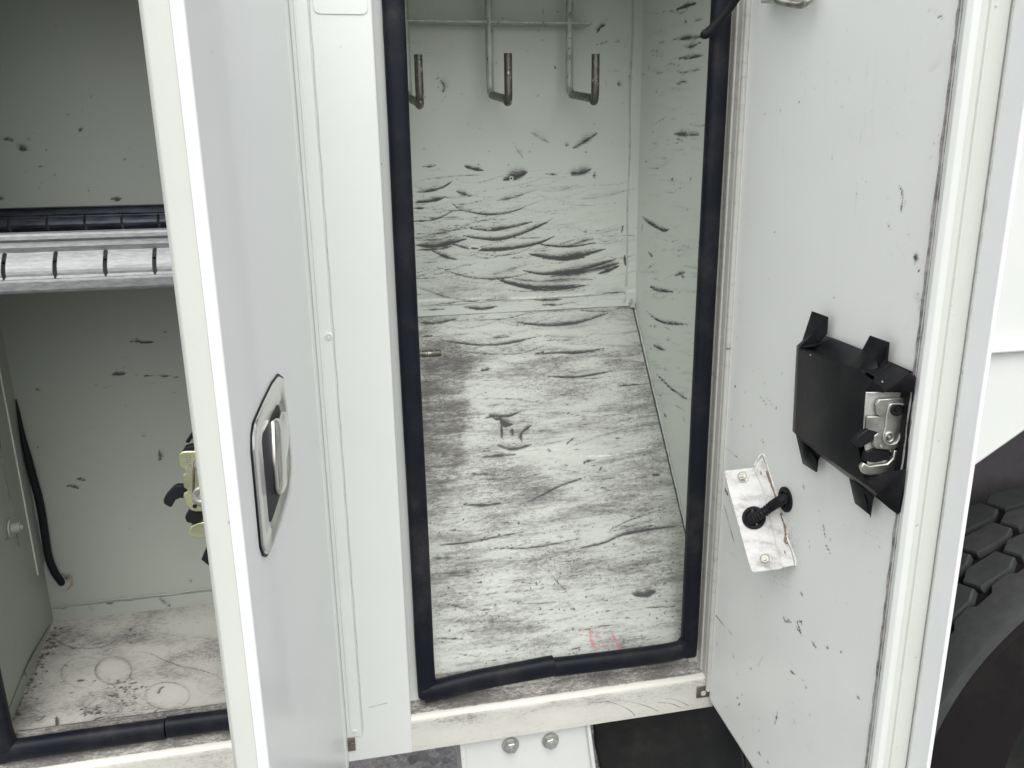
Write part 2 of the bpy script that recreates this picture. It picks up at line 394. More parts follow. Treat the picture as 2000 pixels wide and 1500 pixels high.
g.from_pydata([(-gs, -gs, gz), (gs, -gs, gz), (gs, gs, gz), (-gs, gs, gz)], [], [(0, 1, 2, 3)]); finish(g, m)
obj('ground', g, None, kind='structure')

# ================================================================== the truck body
T = thing('service_truck', (0.3, 0.2, gz), 'white service truck body with two open scuffed tool compartments and swung out doors', 'truck')

# ---- centre post between the two openings
prof = [(-0.066, 0.0), (0.0600, 0.0), (0.0600, 0.034), (0.094, 0.034), (0.094, 0.038), (-0.100, 0.038), (-0.100, 0.034), (-0.066, 0.034)]
prof = fillet(prof, [0.004, 0.0045, 0.002, 0, 0, 0, 0, 0.002], 6)
v, f = sweepv(prof, True, (0, 0, ZB), (0, 0, ZTOP), (1, 0, 0), (0, 1, 0))
post = obj('door_post', raw('door_post', v, f, M['outer']), T)
# raised plate at the top of the post, lower edge in view
pz = on(660, 28, 1, 0).z
o2 = fillet([(-0.0165, pz), (0.054, pz), (0.054, pz+0.2), (-0.0165, pz+0.2)], 0.010, 6)
obj('patch_plate', raw('patch_plate', *prismv([(x, -0.0012, z) for x, z in o2], (0, 0.001, 0)), M['outer']), post, bevel=0.0005)
# chips in the paint of the post
chips = []
for k, (px, py, sx, sz) in enumerate([(745, 320, .6, 1.6), (592, 243, .5, 2.2), (602, 343, .6, 1.4), (611, 445, .5, .7), (617, 517, .5, .7), (618, 533, .5, .7), (636, 761, .4, .5), (642, 851, .5, .6), (645, 881, .5, .8)]):
    p = on(px, py, 1, 0); chips.append(prismv([(p.x+math.cos(a)*0.001*sx*random.uniform(.6, 1.2), -0.00035, p.z+math.sin(a)*0.0015*sz*random.uniform(.6, 1.2)) for a in [i*math.tau/9 for i in range(9)]], (0, 0.0003, 0)))
obj('paint_chip', join_raw('paint_chip', chips, M['dirtseam']), post, kind='stuff')
sc = on(740, 1376, 1, 0)
obj('scratch', raw('scratch', *tubev([(sc.x-0.017, -0.0002, sc.z-0.003), (sc.x, -0.0002, sc.z-0.0005), (sc.x+0.014, -0.0002, sc.z+0.001)], 0.0004, 6), M['dirtseam']), post)

# ---- left door hinge leaf (riveted to the post)
hl = sweepv(fillet([(-0.047, 0.001), (-0.047, -0.0030), (-0.024, -0.0030), (-0.0215, 0.0010)], [0, .0015, .0015, 0], 3), True, (0, 0, -0.935), (0, 0, ZTOP), (1, 0, 0), (0, 1, 0))
hinge = obj('hinge_leaf', raw('hinge_leaf', *hl, M['outer']), T)
obj('hinge_bead', raw('hinge_bead', *tubev([(-0.0400, -0.0030, -0.93), (-0.0400, -0.0030, ZTOP)], 0.0018, 10), M['outer']), hinge)
obj('caulk_line', raw('caulk_line', *tubev([(-0.0208+0.0004*math.sin(i*1.7), -0.0001, -0.93+i*0.02) for i in range(70)], 0.0009, 6), M['jamb']), hinge)
def disc_v(c, n, r, h, seg=20, r2=None):
    n = Vector(n).normalized(); a = n.orthogonal().normalized(); b2 = n.cross(a); c = Vector(c); r2 = r if r2 is None else r2
    v = [c+(a*math.cos(math.tau*i/seg)+b2*math.sin(math.tau*i/seg))*r for i in range(seg)]+[c+n*h+(a*math.cos(math.tau*i/seg)+b2*math.sin(math.tau*i/seg))*r2 for i in range(seg)]
    return v, [tuple(range(seg)), tuple(range(2*seg-1, seg-1, -1))]+[(i, (i+1) % seg, (i+1) % seg+seg, i+seg) for i in range(seg)]
def ring_v(c, n, r0, r1, h, seg=28, tor=0.3):
    """flat-ish washer / grommet ring"""
    n = Vector(n).normalized(); a = n.orthogonal().normalized(); b2 = n.cross(a); c = Vector(c)
    pr = [(r1, 0), (r1, h*.7), (r1-(r1-r0)*.2, h), (r0+(r1-r0)*.25, h), (r0, h*.6), (r0, -h*2), (r1, -h*0.1)]
    v, f = [], []; k = len(pr)
    for i in range(seg):
        e = a*math.cos(math.tau*i/seg)+b2*math.sin(math.tau*i/seg)
        v += [c+e*r+n*z for r, z in pr]
    for i in range(seg):
        for j in range(k):
            f.append((i*k+j, i*k+(j+1) % k, ((i+1) % seg)*k+(j+1) % k, ((i+1) % seg)*k+j))
    return v, f
for px, py, r_ in ((642, 657, .0062), (694, 1429, .0045)):
    c = on(px, py, 1, -0.003)
    rv = obj('rivet', join_raw('rivet', [disc_v(c, (0, -1, 0), r_, .0016, 20, r_*.8)], M['outer']), hinge)
    obj('rivet_core', join_raw('rivet_core', [ring_v(c+Vector((0, -.0014, 0)), (0, -1, 0), r_*.28, r_*.52, .0007)], M['caulk']), hinge)
# brown clip at the foot of the left hinge
c = on(676, 1452, 1, 0)
vs, fs = sweepv([(-0.019, -0.006), (-0.013, -0.010), (-0.006, -0.008), (-0.003, -0.0035), (0.011, -0.0035), (0.011, -0.0005), (-0.001, -0.0005), (-0.006, -0.004), (-0.013, -0.006), (-0.017, -0.003)], True, (c.x+.004, 0, c.z-.014), (c.x+.004, 0, c.z+.010), (1, 0, 0), (0, 1, 0))
clip = obj('door_clip', raw('door_clip', vs, fs, M['clip']), T, bevel=.0006)
obj('screw', join_raw('screw', [disc_v((c.x+.010, -.0034, c.z-.002), (0, -1, 0), .0042, .0012, 18, .0034), disc_v((c.x+.010, -.0046, c.z-.002), (0, -1, 0), .0012, .0002, 6)], M['clip']), clip)

# ---- sills (bent sheet: front face, rolled lip, top running back to the seal flange)
def sill(name, x0, x1, seed, label):
    nu = int((x1-x0)/0.003); pr = []
    pr += [(0.0006, z) for z in np.linspace(ZB, -0.9295, 26)]
    for k in range(9):
        a = k/8*math.pi/2*0.86; pr.append((0.0006+0.011*(1-math.cos(a)), -0.9295+0.011*math.sin(a)))
    y_, z_ = pr[-1]
    pr += [(y_+(0.0345-y_)*t, z_+(-0.9085-z_)*t) for t in np.linspace(0.08, 1, 16)]
    pr += [(0.0355, -0.9065), (0.036, -0.885), (0.036, -0.868), (0.040, -0.868)]
    pr = [(0.030, ZB+0.003), (0.030, ZB), (0.002, ZB)]+pr
    n = len(pr); us = np.linspace(x0, x1, nu); L = np.r_[0, np.cumsum(np.hypot(*np.diff(np.array(pr), axis=0).T))]
    r2 = np.random.default_rng(seed)
    vs = []; D_ = []; UV = []
    wav = np.convolve(r2.normal(0, 1, nu+40), np.ones(24)/24, 'same')[:nu]*0.0012
    for i, x in enumerate(us):
        for j, (y, z) in enumerate(pr):
            zz = z + (wav[i]*0.5 if z <= ZB+0.004 else 0)
            vs.append((x, y, zz)); UV.append((x, L[j]))
            top = 1.0 if (y > 0.010 and z > -0.93) else 0
            lipd = math.exp(-((z+0.918)/0.007)**2)
            gg = 0.93*top + 0.30*lipd + (0.34+0.22*math.exp(-((z+0.935)/0.015)**2) if z < -0.925 else 0) + (0.10 if z < -0.975 else 0)
            D_.append((0.0, 0.12*lipd+0.05, min(1, gg+0.10*r2.random()), 0.22*lipd, ))
    me = bpy.data.meshes.new(name)
    f = [(i*n+j, (i+1)*n+j, (i+1)*n+j+1, i*n+j+1) for i in range(nu-1) for j in range(n-1)]
    me.from_pydata(vs, [], f)
    uvl = me.uv_layers.new(name='sheet'); li = np.array([l.vertex_index for l in me.loops]); uvl.data.foreach_set('uv', np.array(UV)[li].ravel().astype(np.float32))
    ca = me.color_attributes.new('dirt', 'FLOAT_COLOR', 'POINT'); ca.data.foreach_set('color', np.array(D_, dtype=np.float32).ravel())
    finish(me, M['sill'], 60)
    o = obj(name, me, T, label); s_ = o.modifiers.new('sheet', 'SOLIDIFY'); s_.thickness = 0.0025; s_.offset = -1
    return o
sill_r = sill('door_sill', 0.052, 0.606, 3, 'sill of the right compartment with worn cream paint')
sill_l = sill('door_sill', -0.72, -0.058, 5, 'sill of the left compartment with grimy grey top')
# hair cracks on the right sill face
for pts in ([(1155, 1373), (1190, 1371), (1225, 1384), (1240, 1397)], [(1170, 1372), (1215, 1368), (1260, 1378), (1285, 1389)], [(1300, 1364), (1320, 1367), (1345, 1378)], [(1285, 1372), (1310, 1374), (1330, 1382)]):
    q = smooth_path([on(x, y, 1, 0.0004) for x, y in pts], 4)
    obj('paint_crack', raw('paint_crack', *tubev(q, [0.0002+0.0005*random.random() for _ in q], 5), M['dirtseam']), sill_r)
# screwed foot clip at the right end of the sill
c = on(1371, 1351, 1, 0)
cl2 = obj('corner_clip', raw('corner_clip', *boxv(c.x-.011, c.x+.016, -.0025, -.0002, c.z-.011, c.z+.012), M['clip']), T, bevel=.0008)
obj('screw', join_raw('screw', [disc_v((c.x+.002, -.0025, c.z-.002), (0, -1, 0), .0052, .0012, 18, .0042), disc_v((c.x+.003, -.0037, c.z-.002), (0, -1, 0), .0014, .0002, 6)], M['jamb']), cl2)

# ---- right jamb with its hinge channel, and the body side beyond it
jp = [(0.570, 0.0385), (0.570, 0.0345), (0.583, 0.0345), (0.5862, 0.031), (0.5862, 0.018), (0.5885, 0.0165), (0.5885, 0.0035), (0.5920, 0.0), (0.700, 0.0), (0.700, 0.0385)]
jp = fillet(jp, [0, 0, .002, .001, .001, .0008, .0015, .0025, 0, 0], 4)
jamb = obj('door_jamb', raw('door_jamb', *sweepv(jp, True, (0, 0, -0.93), (0, 0, ZTOP), (1, 0, 0), (0, 1, 0)), M['jamb']), T, 'grey weathered jamb beside the right door')
# hinge barrel of the right door, jointed
zz = -0.945
hb = []
for a, b2 in ((-0.945, -0.312), (-0.310, ZTOP)):
    hb.append(tubev([(0.5925, -0.0045, a), (0.5925, -0.0045, b2)], 0.0045, 14))
obj('hinge_barrel', join_raw('hinge_barrel', hb, M['jamb']), jamb)
obj('side_panel', raw('side_panel', *boxv(0.7005, 0.93, 0.0, 0.04, ZB+0.0, ZTOP), M['outer']), T)
obj('side_panel', raw('side_panel', *boxv(-1.6, -0.6605, 0.0, 0.036, -0.905, ZTOP), M['outer']), T)

# ---- fender with belt rail and slanting wheel opening
pA, pB = on(1908, 908, 1, 0), on(2000, 843, 1, 0)
arch = [pA+(pA-pB)*((pA.x-0.945)/(pB.x-pA.x)), on(1908, 908, 1, 0), on(2000, 843, 1, 0), on(2130, 770, 1, 0)]
ar = [(p.x, p.z) for p in arch]
fo = [(0.9305, ar[0][1]-0.1), (ar[0][0], ar[0][1])]+ar[1:]+[(1.75, ar[3][1]+0.02), (2.6, ar[3][1]+0.02), (2.6, 0.9), (0.9305, 0.9)]
fender = obj('fender', raw('fender', *prismv([(x, 0.0, z) for x, z in fo], (0, 0.012, 0)), M['outer']), T, 'white fender above the wheel', bevel=.004)
rz = on(1970, 681, 1, -0.012).z
obj('belt_rail', raw('belt_rail', *sweepv(fillet([(0.0, rz-0.0085), (-0.016, rz-0.006), (-0.016, rz+0.006), (0.0, rz+0.0085)], [0, .005, .005, 0], 5), True, (0.96, 0, 0), (2.6, 0, 0), (0, 1, 0), (0, 0, 1)), M['door_outer']), fender)
# liner of the wheel well, black, folded lip along the opening
lip = []
lw = [(x+0.006, z-0.006) for x, z in ([fo[1]]+ar[1:]+[fo[4]])]
lv = []
for (x, z) in lw: lv += [Vector((x, 0.010, z)), Vector((x, 0.42, z))]
lf = [(2*i, 2*i+2, 2*i+3, 2*i+1) for i in range(len(lw)-1)]
lin = obj('wheel_well_liner', raw('wheel_well_liner', lv, lf, M['liner']), T); s_ = lin.modifiers.new('s', 'SOLIDIFY'); s_.thickness = 0.006
obj('well_back_wall', raw('well_back_wall', *boxv(0.72, 2.6, 0.42, 0.43, -1.5, -0.35), M['liner']), lin)
obj('well_side_wall', raw('well_side_wall', *boxv(0.92, 0.93, 0.041, 0.42, -1.25, -0.75), M['liner']), lin)

# ---- wheel
WC = Vector((1.604, 0.0, -1.312)); RW = 0.550; Y0, Y1 = 0.025, 0.335
def lathe(prof, c, seg=96):
    """prof: (r, y) closed outline around an axis along y"""
    n = len(prof); v = []; f = []
    for i in range(seg):
        a = math.tau*i/seg
        v += [Vector((c.x+math.cos(a)*r, y, c.z+math.sin(a)*r)) for r, y in prof]
    for i in range(seg):
        for j in range(n): f.append((i*n+j, i*n+(j+1) % n, ((i+1) % seg)*n+(j+1) % n, ((i+1) % seg)*n+j))
    return v, f
wheel = obj('wheel', raw('wheel', *lathe(fillet([(0.531, Y0+0.012), (0.535, Y1-0.012), (0.49, Y1), (0.30, Y1-0.01), (0.28, Y1-0.05), (0.28, Y0+0.05), (0.30, Y0+0.012), (0.42, Y0-0.006), (0.495, Y0)], .006, 3), WC), M['sidewall'], 40), T, 'black truck tyre with chunky blocks')
obj('rim', raw('rim', *lathe([(0.279, Y0+0.06), (0.279, Y1-0.06), (0.26, Y1-0.06), (0.24, 0.2), (0.02, 0.19), (0.02, 0.17), (0.23, 0.17), (0.262, Y0+0.06)], WC), M['flap'], 40), wheel)
# shoulder ribs (wavy inner edge) : segments round the tyre
NB = 32
def block_mesh(name, y0, y1, ang, r0, r1, wav, hexa):
    """tread block sitting at angle 0 (towards +x), local coordinates about the wheel axis"""
    if hexa:
        ol = [(-ang*.56, y0+(y1-y0)*.25), (-ang*.30, y0), (ang*.44, y0+(y1-y0)*.10), (ang*.56, y0+(y1-y0)*.72), (ang*.28, y1), (-ang*.46, y1-(y1-y0)*.12)]
    else:
        ol = [(-ang*.5, y0), (ang*.5, y0), (ang*.5, y1-wav), (ang*.18, y1), (-ang*.22, y1-wav*.2), (-ang*.5, y1-wav)]
    n = len(ol); v = []
    ins = 0.90
    cx = sum(a for a, _ in ol)/n; cy = sum(y for _, y in ol)/n
    for r, k in ((r0, 1.0), (r1-0.004, 0.99), (r1, 0.93)):
        v += [Vector(((math.cos(cx+(a-cx)*k))*r, cy+(y-cy)*k, math.sin(cx+(a-cx)*k)*r)) for a, y in ol]
    f = [tuple(range(n)), tuple(range(3*n-1, 2*n-1, -1))]
    for l in range(2): f += [(l*n+i, l*n+(i+1) % n, (l+1)*n+(i+1) % n, (l+1)*n+i) for i in range(n)]
    return raw(name, v, f, M['tyre'], 30)
step = math.tau/NB
rows = [('shoulder_block', Y0-0.002, Y0+0.078, 0.520, RW-0.004, 0.0, False, 0.0, 1.0),
        ('tread_block', Y0+0.087, Y0+0.152, 0.526, RW+0.002, 0, True, 0.15, 0.93),
        ('tread_block', Y0+0.161, Y0+0.226, 0.526, RW+0.002, 0, True, 0.60, 0.93),
        ('shoulder_block', Y1-0.075, Y1+0.0, 0.520, RW-0.003, 0, True, 0.3, 0.93)]
for nm, y0, y1, r0, r1, w_, hx, ph, fill in rows:
    me = block_mesh(nm, y0, y1, step*fill, r0, r1, 0.012, hx)
    if not hx:   # continuous shoulder rib with a wavy inner edge
        v = []; f = []; K = NB*8
        for i in range(K):
            a = math.tau*i/K; wv = 0.010*(1 if (i % 8) < 4 else -0.4)*1.0
            for r, y in ((r0, y0), (r1-0.022, y0-0.004), (r1-0.005, y0+0.003), (r1, y0+0.012), (r1, y1+wv-0.004), (r1-0.004, y1+wv), (r0, y1+wv)):
                v.append(Vector((WC.x+math.cos(a)*r, y, WC.z+math.sin(a)*r)))
        for i in range(K):
            for j in range(6): f.append((i*7+j, i*7+j+1, ((i+1) % K)*7+j+1, ((i+1) % K)*7+j))
        obj('shoulder_rib', raw('shoulder_rib', v, f, M['tyre'], 35), wheel); continue
    for i in range(NB):
        o = bpy.data.objects.new(nm, me); attach(o, wheel); o.location = WC; o.rotation_euler = (0, -(i+ph)*step, 0)

sip = []
for i in range(120, 200):
    a = -math.tau*i/NB/8; r = RW-.0035
    if i % 3: continue
    p = Vector((WC.x-math.cos(a)*r, 0, WC.z-math.sin(a)*r)); y0 = Y0+.012+random.uniform(0, .02)
    sip.append(tubev([p+Vector((0, y0, 0)), p+Vector((random.uniform(-.003, .003), y0+random.uniform(.01, .03), 0))], .0008, 6))
obj('tread_nick', join_raw('tread_nick', sip, M['sidewall']), wheel, kind='stuff')
# ---- things under the body: mounting bracket, black flap
mb0 = [on(x, y, 1, 0.02) for x, y in ((905, 1452), (1141, 1412), (1175, 1650), (925, 1660))]
bo = [(p.x, p.z) for p in mb0]; bo[0] = (bo[0][0], -0.97); bo[1] = (bo[1][0], -0.97)
mount = obj('mounting_bracket', raw('mounting_bracket', *prismv([(x, 0.020, z) for x, z in bo], (0, 0.008, 0)), M['outer']), T, bevel=.002)
for s, (p, q) in enumerate(((0, 3), (1, 2))):
    x0, z0 = bo[p]; x1, z1 = bo[q]; w_ = 0.006 if s else 0.008
    e = [(x0-w_, z0), (x0+0.001, z0), (x1+0.001, z1), (x1-w_, z1)] if s == 0 else [(x0-0.001, z0), (x0+w_, z0), (x1+w_, z1), (x1-0.001, z1)]
    obj('bracket_flange', raw('bracket_flange', *prismv([(x, 0.010 if s else 0.016, z) for x, z in e], (0, 0.10, 0)), M['outer']), mount, bevel=.002)
def hexnut(c, n, r, h, bolt=0.5, rot=0.2, mat='nut', parent=None, washer=1.35):
    n = Vector(n).normalized(); c = Vector(c); a = n.orthogonal().normalized(); b2 = n.cross(a)
    hx = [c+n*h*0.25+(a*math.cos(rot+math.tau*i/6)+b2*math.sin(rot+math.tau*i/6))*r for i in range(6)]
    v1, f1 = prismv(hx, n*h*0.75)
    # chamfer of the nut top
    mid = sum(v1[6:], Vector())/6
    for i in range(6): v1.append(mid+(v1[6+i]-mid)*0.82+n*h*0.14)
    f1 = [x for x in f1 if set(x) != set(range(6, 12))]+[(6+i, 6+(i+1) % 6, 12+(i+1) % 6, 12+i) for i in range(6)]+[tuple(range(12, 18))]
    o = obj('nut', join_raw('nut', [(v1, f1), disc_v(c, n, r*washer, h*0.25, 24, r*washer*0.96), disc_v(c+n*h, n, r*bolt, h*0.55, 16, r*bolt*0.85)], M[mat], 30), parent)
    return o
for px, py in ((997, 1455), (1075, 1446)):
    hexnut(on(px, py, 1, 0.018), (0, -1, 0), 0.0115, 0.010, 0.45, random.uniform(0, 1), 'nut', mount)
fl = [on(x, y, 1, 0.10) for x, y in ((1150, 1405), (1420, 1350), (1530, 1700), (1215, 1700))]
flv = []; nx, nz = 36, 14
for j in range(nz):
    for i in range(nx):
        s, t = i/(nx-1), j/(nz-1)
        p = (fl[0].lerp(fl[1], s)).lerp(fl[3].lerp(fl[2], s), t)
        x = p.x; z = -0.93 + (p.z+0.93)*t if j else -0.93
        flv.append(Vector((x, 0.10+0.010*math.sin(s*16+t)*math.exp(-((s-0.85)/0.2)**2)+0.006*math.sin(s*5), p.z if t > 0.1 else p.z+0.05)))
flf = [(j*nx+i, j*nx+i+1, (j+1)*nx+i+1, (j+1)*nx+i) for j in range(nz-1) for i in range(nx-1)]
flap = obj('mud_flap', raw('mud_flap', flv, flf, M['flap']), T, 'black rubber flap under the right compartment'); s_ = flap.modifiers.new('s', 'SOLIDIFY'); s_.thickness = 0.008
for k, x in enumerate((1440, 1448)):
    p0 = on(x, 1405, 1, 0.05); p1 = on(x+18, 1560, 1, 0.05)
    obj('brake_line', raw('brake_line', *tubev([p0+Vector((0, 0, .04)), p0, p1], 0.004, 8), M['flap']), flap)
# underside of the compartments
obj('underside', raw('underside', *boxv(-1.6, 0.70, 0.041, 0.60, -0.905, -0.900), M['flap']), T)

# ================================================================== right compartment
ramp_y0, ramp_z0 = 0.048, -0.878
RZT = -0.310
Vr = Vector((0, YB-ramp_y0, RZT-ramp_z0)); ramp = Sheet((0.055, ramp_y0, ramp_z0), (1, 0, 0), Vr, 0.575, Vr.length, 0.0021, 0.72)
# smooth out and vary the amount of grime in broad patches
def patches(sh, n, rpx, lo, hi, seed, xr, yr, stretch=2.0):
    r2 = random.Random(seed)
    for _ in range(n):
        sh.blob(r2.uniform(*xr), r2.uniform(*yr), rpx*r2.uniform(.6, 1.6)*stretch, rpx*r2.uniform(.5, 1.2), r2.uniform(lo, hi))
patches(ramp, 40, 18, -0.13, 0.15, 11, (830, 1330), (640, 1320), 2.2)
for x, y, rx, ry, a in ((866, 780, 40, 95, .75), (858, 870, 38, 80, .55), (880, 700, 60, 40, .15), (900, 1110, 60, 40, .2), (960, 960, 90, 35, .12), (1150, 970, 120, 40, .12), (1090, 880, 110, 22, -.35), (1180, 1190, 120, 50, -.18), (1000, 1290, 130, 30, -.08), (1120, 1040, 100, 26, -.15), (1040, 650, 200, 30, -.28), (1180, 760, 90, 50, -.14), (960, 780, 80, 30, -.2), (1250, 1110, 60, 30, .10)):
    ramp.blob(x, y, rx, ry, a)
strokes(ramp, Z4, [([(540, 198), (650, 200), (780, 190), (900, 160), (1000, 130)], 4, .6), ([(310, 215), (400, 215), (480, 200), (520, 192)], 12, .75), ([(820, 208), (900, 222), (1020, 225), (1150, 210), (1300, 165)], 11, .9),
  ([(950, 232), (1100, 224), (1200, 202)], 16, .5), ([(1140, 150), (1250, 155), (1350, 150)], 6, .6), ([(330, 288), (390, 282)], 6, .8), ([(680, 292), (800, 285)], 6, .7), ([(430, 305), (520, 320), (640, 330), (780, 320), (960, 280)], 8, .85),
  ([(960, 280), (1060, 285), (1200, 290)], 18, .42), ([(440, 345), (560, 365), (720, 378), (860, 370), (1000, 320)], 7, .6), ([(940, 378), (1040, 370), (1150, 370), (1280, 348)], 8, 1), ([(910, 380), (970, 365)], 6, .8), ([(635, 462), (690, 455)], 9, .85),
  ([(960, 490), (1060, 498), (1180, 492), (1340, 462)], 7, .9), ([(1350, 545), (1475, 535)], 6, .75), ([(900, 445), (1000, 410), (1100, 395)], 5, .5), ([(1370, 580), (1450, 555)], 4, .5), ([(620, 610), (720, 610), (900, 615)], 5, .55),
  ([(650, 715), (720, 698), (780, 700), (850, 675)], 10, .9), ([(730, 700), (760, 740), (800, 745)], 18, 1), ([(745, 745), (748, 815)], 8, .95), ([(800, 760), (805, 805)], 9, .9), ([(905, 745), (850, 790), (850, 835)], 9, .95), ([(680, 690), (720, 715), (760, 718)], 12, .8),
  ([(720, 850), (800, 872), (900, 850)], 14, .8), ([(640, 915), (740, 905), (820, 900)], 14, .75), ([(560, 1000), (720, 1005)], 6, .65), ([(540, 1160), (640, 1165), (740, 1155)], 10, .8), ([(880, 1150), (980, 1100), (1060, 1060), (1180, 1020)], 8, .8), ([(860, 1180), (890, 1140)], 4, .6),
  ([(380, 1375), (560, 1360), (720, 1330), (880, 1300)], 7, .75), ([(680, 1385), (850, 1390), (1000, 1370), (1170, 1335)], 6, .75), ([(1150, 1390), (1280, 1360), (1400, 1310), (1680, 1270)], 10, .85), ([(1300, 1300), (1420, 1240), (1600, 1180)], 6, .65), ([(1290, 1310), (1560, 1230)], 10, .5),
  ([(1080, 850), (1125, 812)], 4, .95), ([(1170, 940), (1235, 930)], 6, .9), ([(1170, 935), (1180, 955)], 4, .9), ([(1530, 1008), (1570, 1008)], 8, .95), ([(1100, 860), (1300, 790), (1540, 735)], 18, .4), ([(1255, 985), (1268, 965)], 5, .9), ([(640, 770), (700, 790)], 4, .4),
  ([(380, 1170), (520, 1180)], 7, .5), ([(990, 880), (1000, 885)], 6, .9), ([(1400, 1420), (1620, 1400)], 10, .4), ([(640, 640), (760, 640), (880, 650)], 9, .4), ([(1000, 600), (1100, 585), (1140, 570)], 5, .6), ([(870, 790), (1000, 770)], 4, .5), ([(1500, 750), (1590, 730)], 10, .5), ([(370, 910), (640, 890), (960, 850)], 4, .45)])
strokes(ramp, Z4, [([(1110, 905), (1300, 905), (1560, 850)], 7, .75), ([(380, 920), (560, 905), (640, 895)], 4, .5), ([(850, 880), (960, 865), (1090, 880)], 16, .5), ([(1060, 860), (1170, 760)], 2.5, .5)], 3)
strokes(ramp, Z5, [([(540, 90), (620, 86)], 14, .6), ([(560, 155), (720, 150)], 12, .55), ([(1060, 165), (1095, 205), (1130, 237)], 2.6, .95), ([(610, 292), (640, 297), (690, 308)], 3.5, .9), ([(1410, 245), (1460, 247), (1515, 232)], 18, 1), ([(1465, 305), (1600, 298)], 4.5, .8), ([(1360, 130), (1570, 98)], 7, .55),
  ([(545, 262), (700, 250), (900, 236)], 8, .45), ([(560, 355), (760, 365), (1080, 355)], 10, .45), ([(550, 437), (680, 440)], 7, .7), ([(740, 318), (840, 310)], 5, .6), ([(1140, 310), (1165, 308)], 5, .8), ([(1160, 410), (1280, 385), (1390, 375)], 6, .6), ([(860, 236), (960, 230)], 9, .5), ([(545, 200), (660, 190)], 12, .4), ([(880, 190), (980, 185)], 9, .4)])
strokes(ramp, Z5, [([(1228, 395), (1235, 450), (1262, 495)], 12, 1.2), ([(1250, 400), (1280, 450), (1310, 490)], 34, .75), ([(1318, 410), (1345, 460), (1368, 500)], 9, 1.3), ([(1160, 408), (1240, 395), (1300, 390)], 8, .6), ([(1050, 450), (1070, 470)], 10, .35), ([(1580, 462), (1612, 430)], 16, .6), ([(700, 585), (760, 575)], 14, .4), ([(1420, 185), (1470, 182)], 14, .4), ([(1245, 120), (1262, 155)], 7, .5)], 1)
r2 = random.Random(5)
for _ in range(900):
    x = r2.uniform(825, 1345); y = r2.uniform(660, 1325)
    L_ = r2.expovariate(1/22)+4; sl = r2.gauss(-0.10, 0.12); cv = r2.uniform(-2, 4)*(L_/60)
    try: ramp.stroke([(x-L_/2, y-sl*L_/2), (x, y+cv), (x+L_/2, y+sl*L_/2)], r2.uniform(1.6, 4.5), r2.uniform(.25, .62), 0)
    except Exception: pass
for _ in range(70):
    x = r2.uniform(820, 1220); y = r2.uniform(612, 730); L_ = r2.uniform(30, 170); cv = r2.uniform(.03, .10)*L_
    ramp.stroke([(x-L_/2, y-cv), (x, y+cv*.4), (x+L_/2, y-cv*1.2)], r2.uniform(2, 10), r2.uniform(.2, .5), 0)
for _ in range(230):
    x = r2.uniform(820, 1345); y = r2.uniform(615, 1325); L_ = r2.uniform(40, 190); sl = r2.gauss(-.08, .08); cv = r2.uniform(0, .10)*L_
    ramp.stroke([(x-L_/2, y-sl*L_/2-cv), (x, y+cv*.5), (x+L_/2, y+sl*L_/2-cv)], r2.uniform(4, 18), r2.uniform(.16, .42), 0)
for _ in range(300):
    x = r2.uniform(835, 1335); y = r2.uniform(1000, 1325); a = r2.uniform(0, 6.3); L_ = r2.uniform(2, 9)
    ramp.stroke([(x, y), (x+math.cos(a)*L_, y+math.sin(a)*L_*.7)], r2.uniform(1.5, 4), r2.uniform(.5, .95), 0)
for _ in range(160):
    x = r2.uniform(835, 1335); y = r2.uniform(700, 1325); L_ = r2.expovariate(1/22)+5
    ramp.stroke([(x, y), (x+L_, y-.12*L_)], r2.uniform(1.5, 5), r2.uniform(.3, .6), 3)
ramp.line([(0.5635, 0.0), (0.546, 0.25), (0.5285, 0.5), (0.518, Vr.length)], 0.0045, .95, 0, 0)
ramp.line([(0.558, 0.0), (0.537, 0.3), (0.513, Vr.length)], 0.012, .5, 2, 0)
ramp.line([(0.485, Vr.length-0.004), (0.515, Vr.length-0.006)], 0.006, .5, 0)
ramp_o = ramp.build('sloped_floor', M['ramp'], T)
wl = Sheet((0.055, YB, RZT), (1, 0, 0), (0, 0, 1), 0.5295, ZTOP-RZT, 0.0017, 0.12)
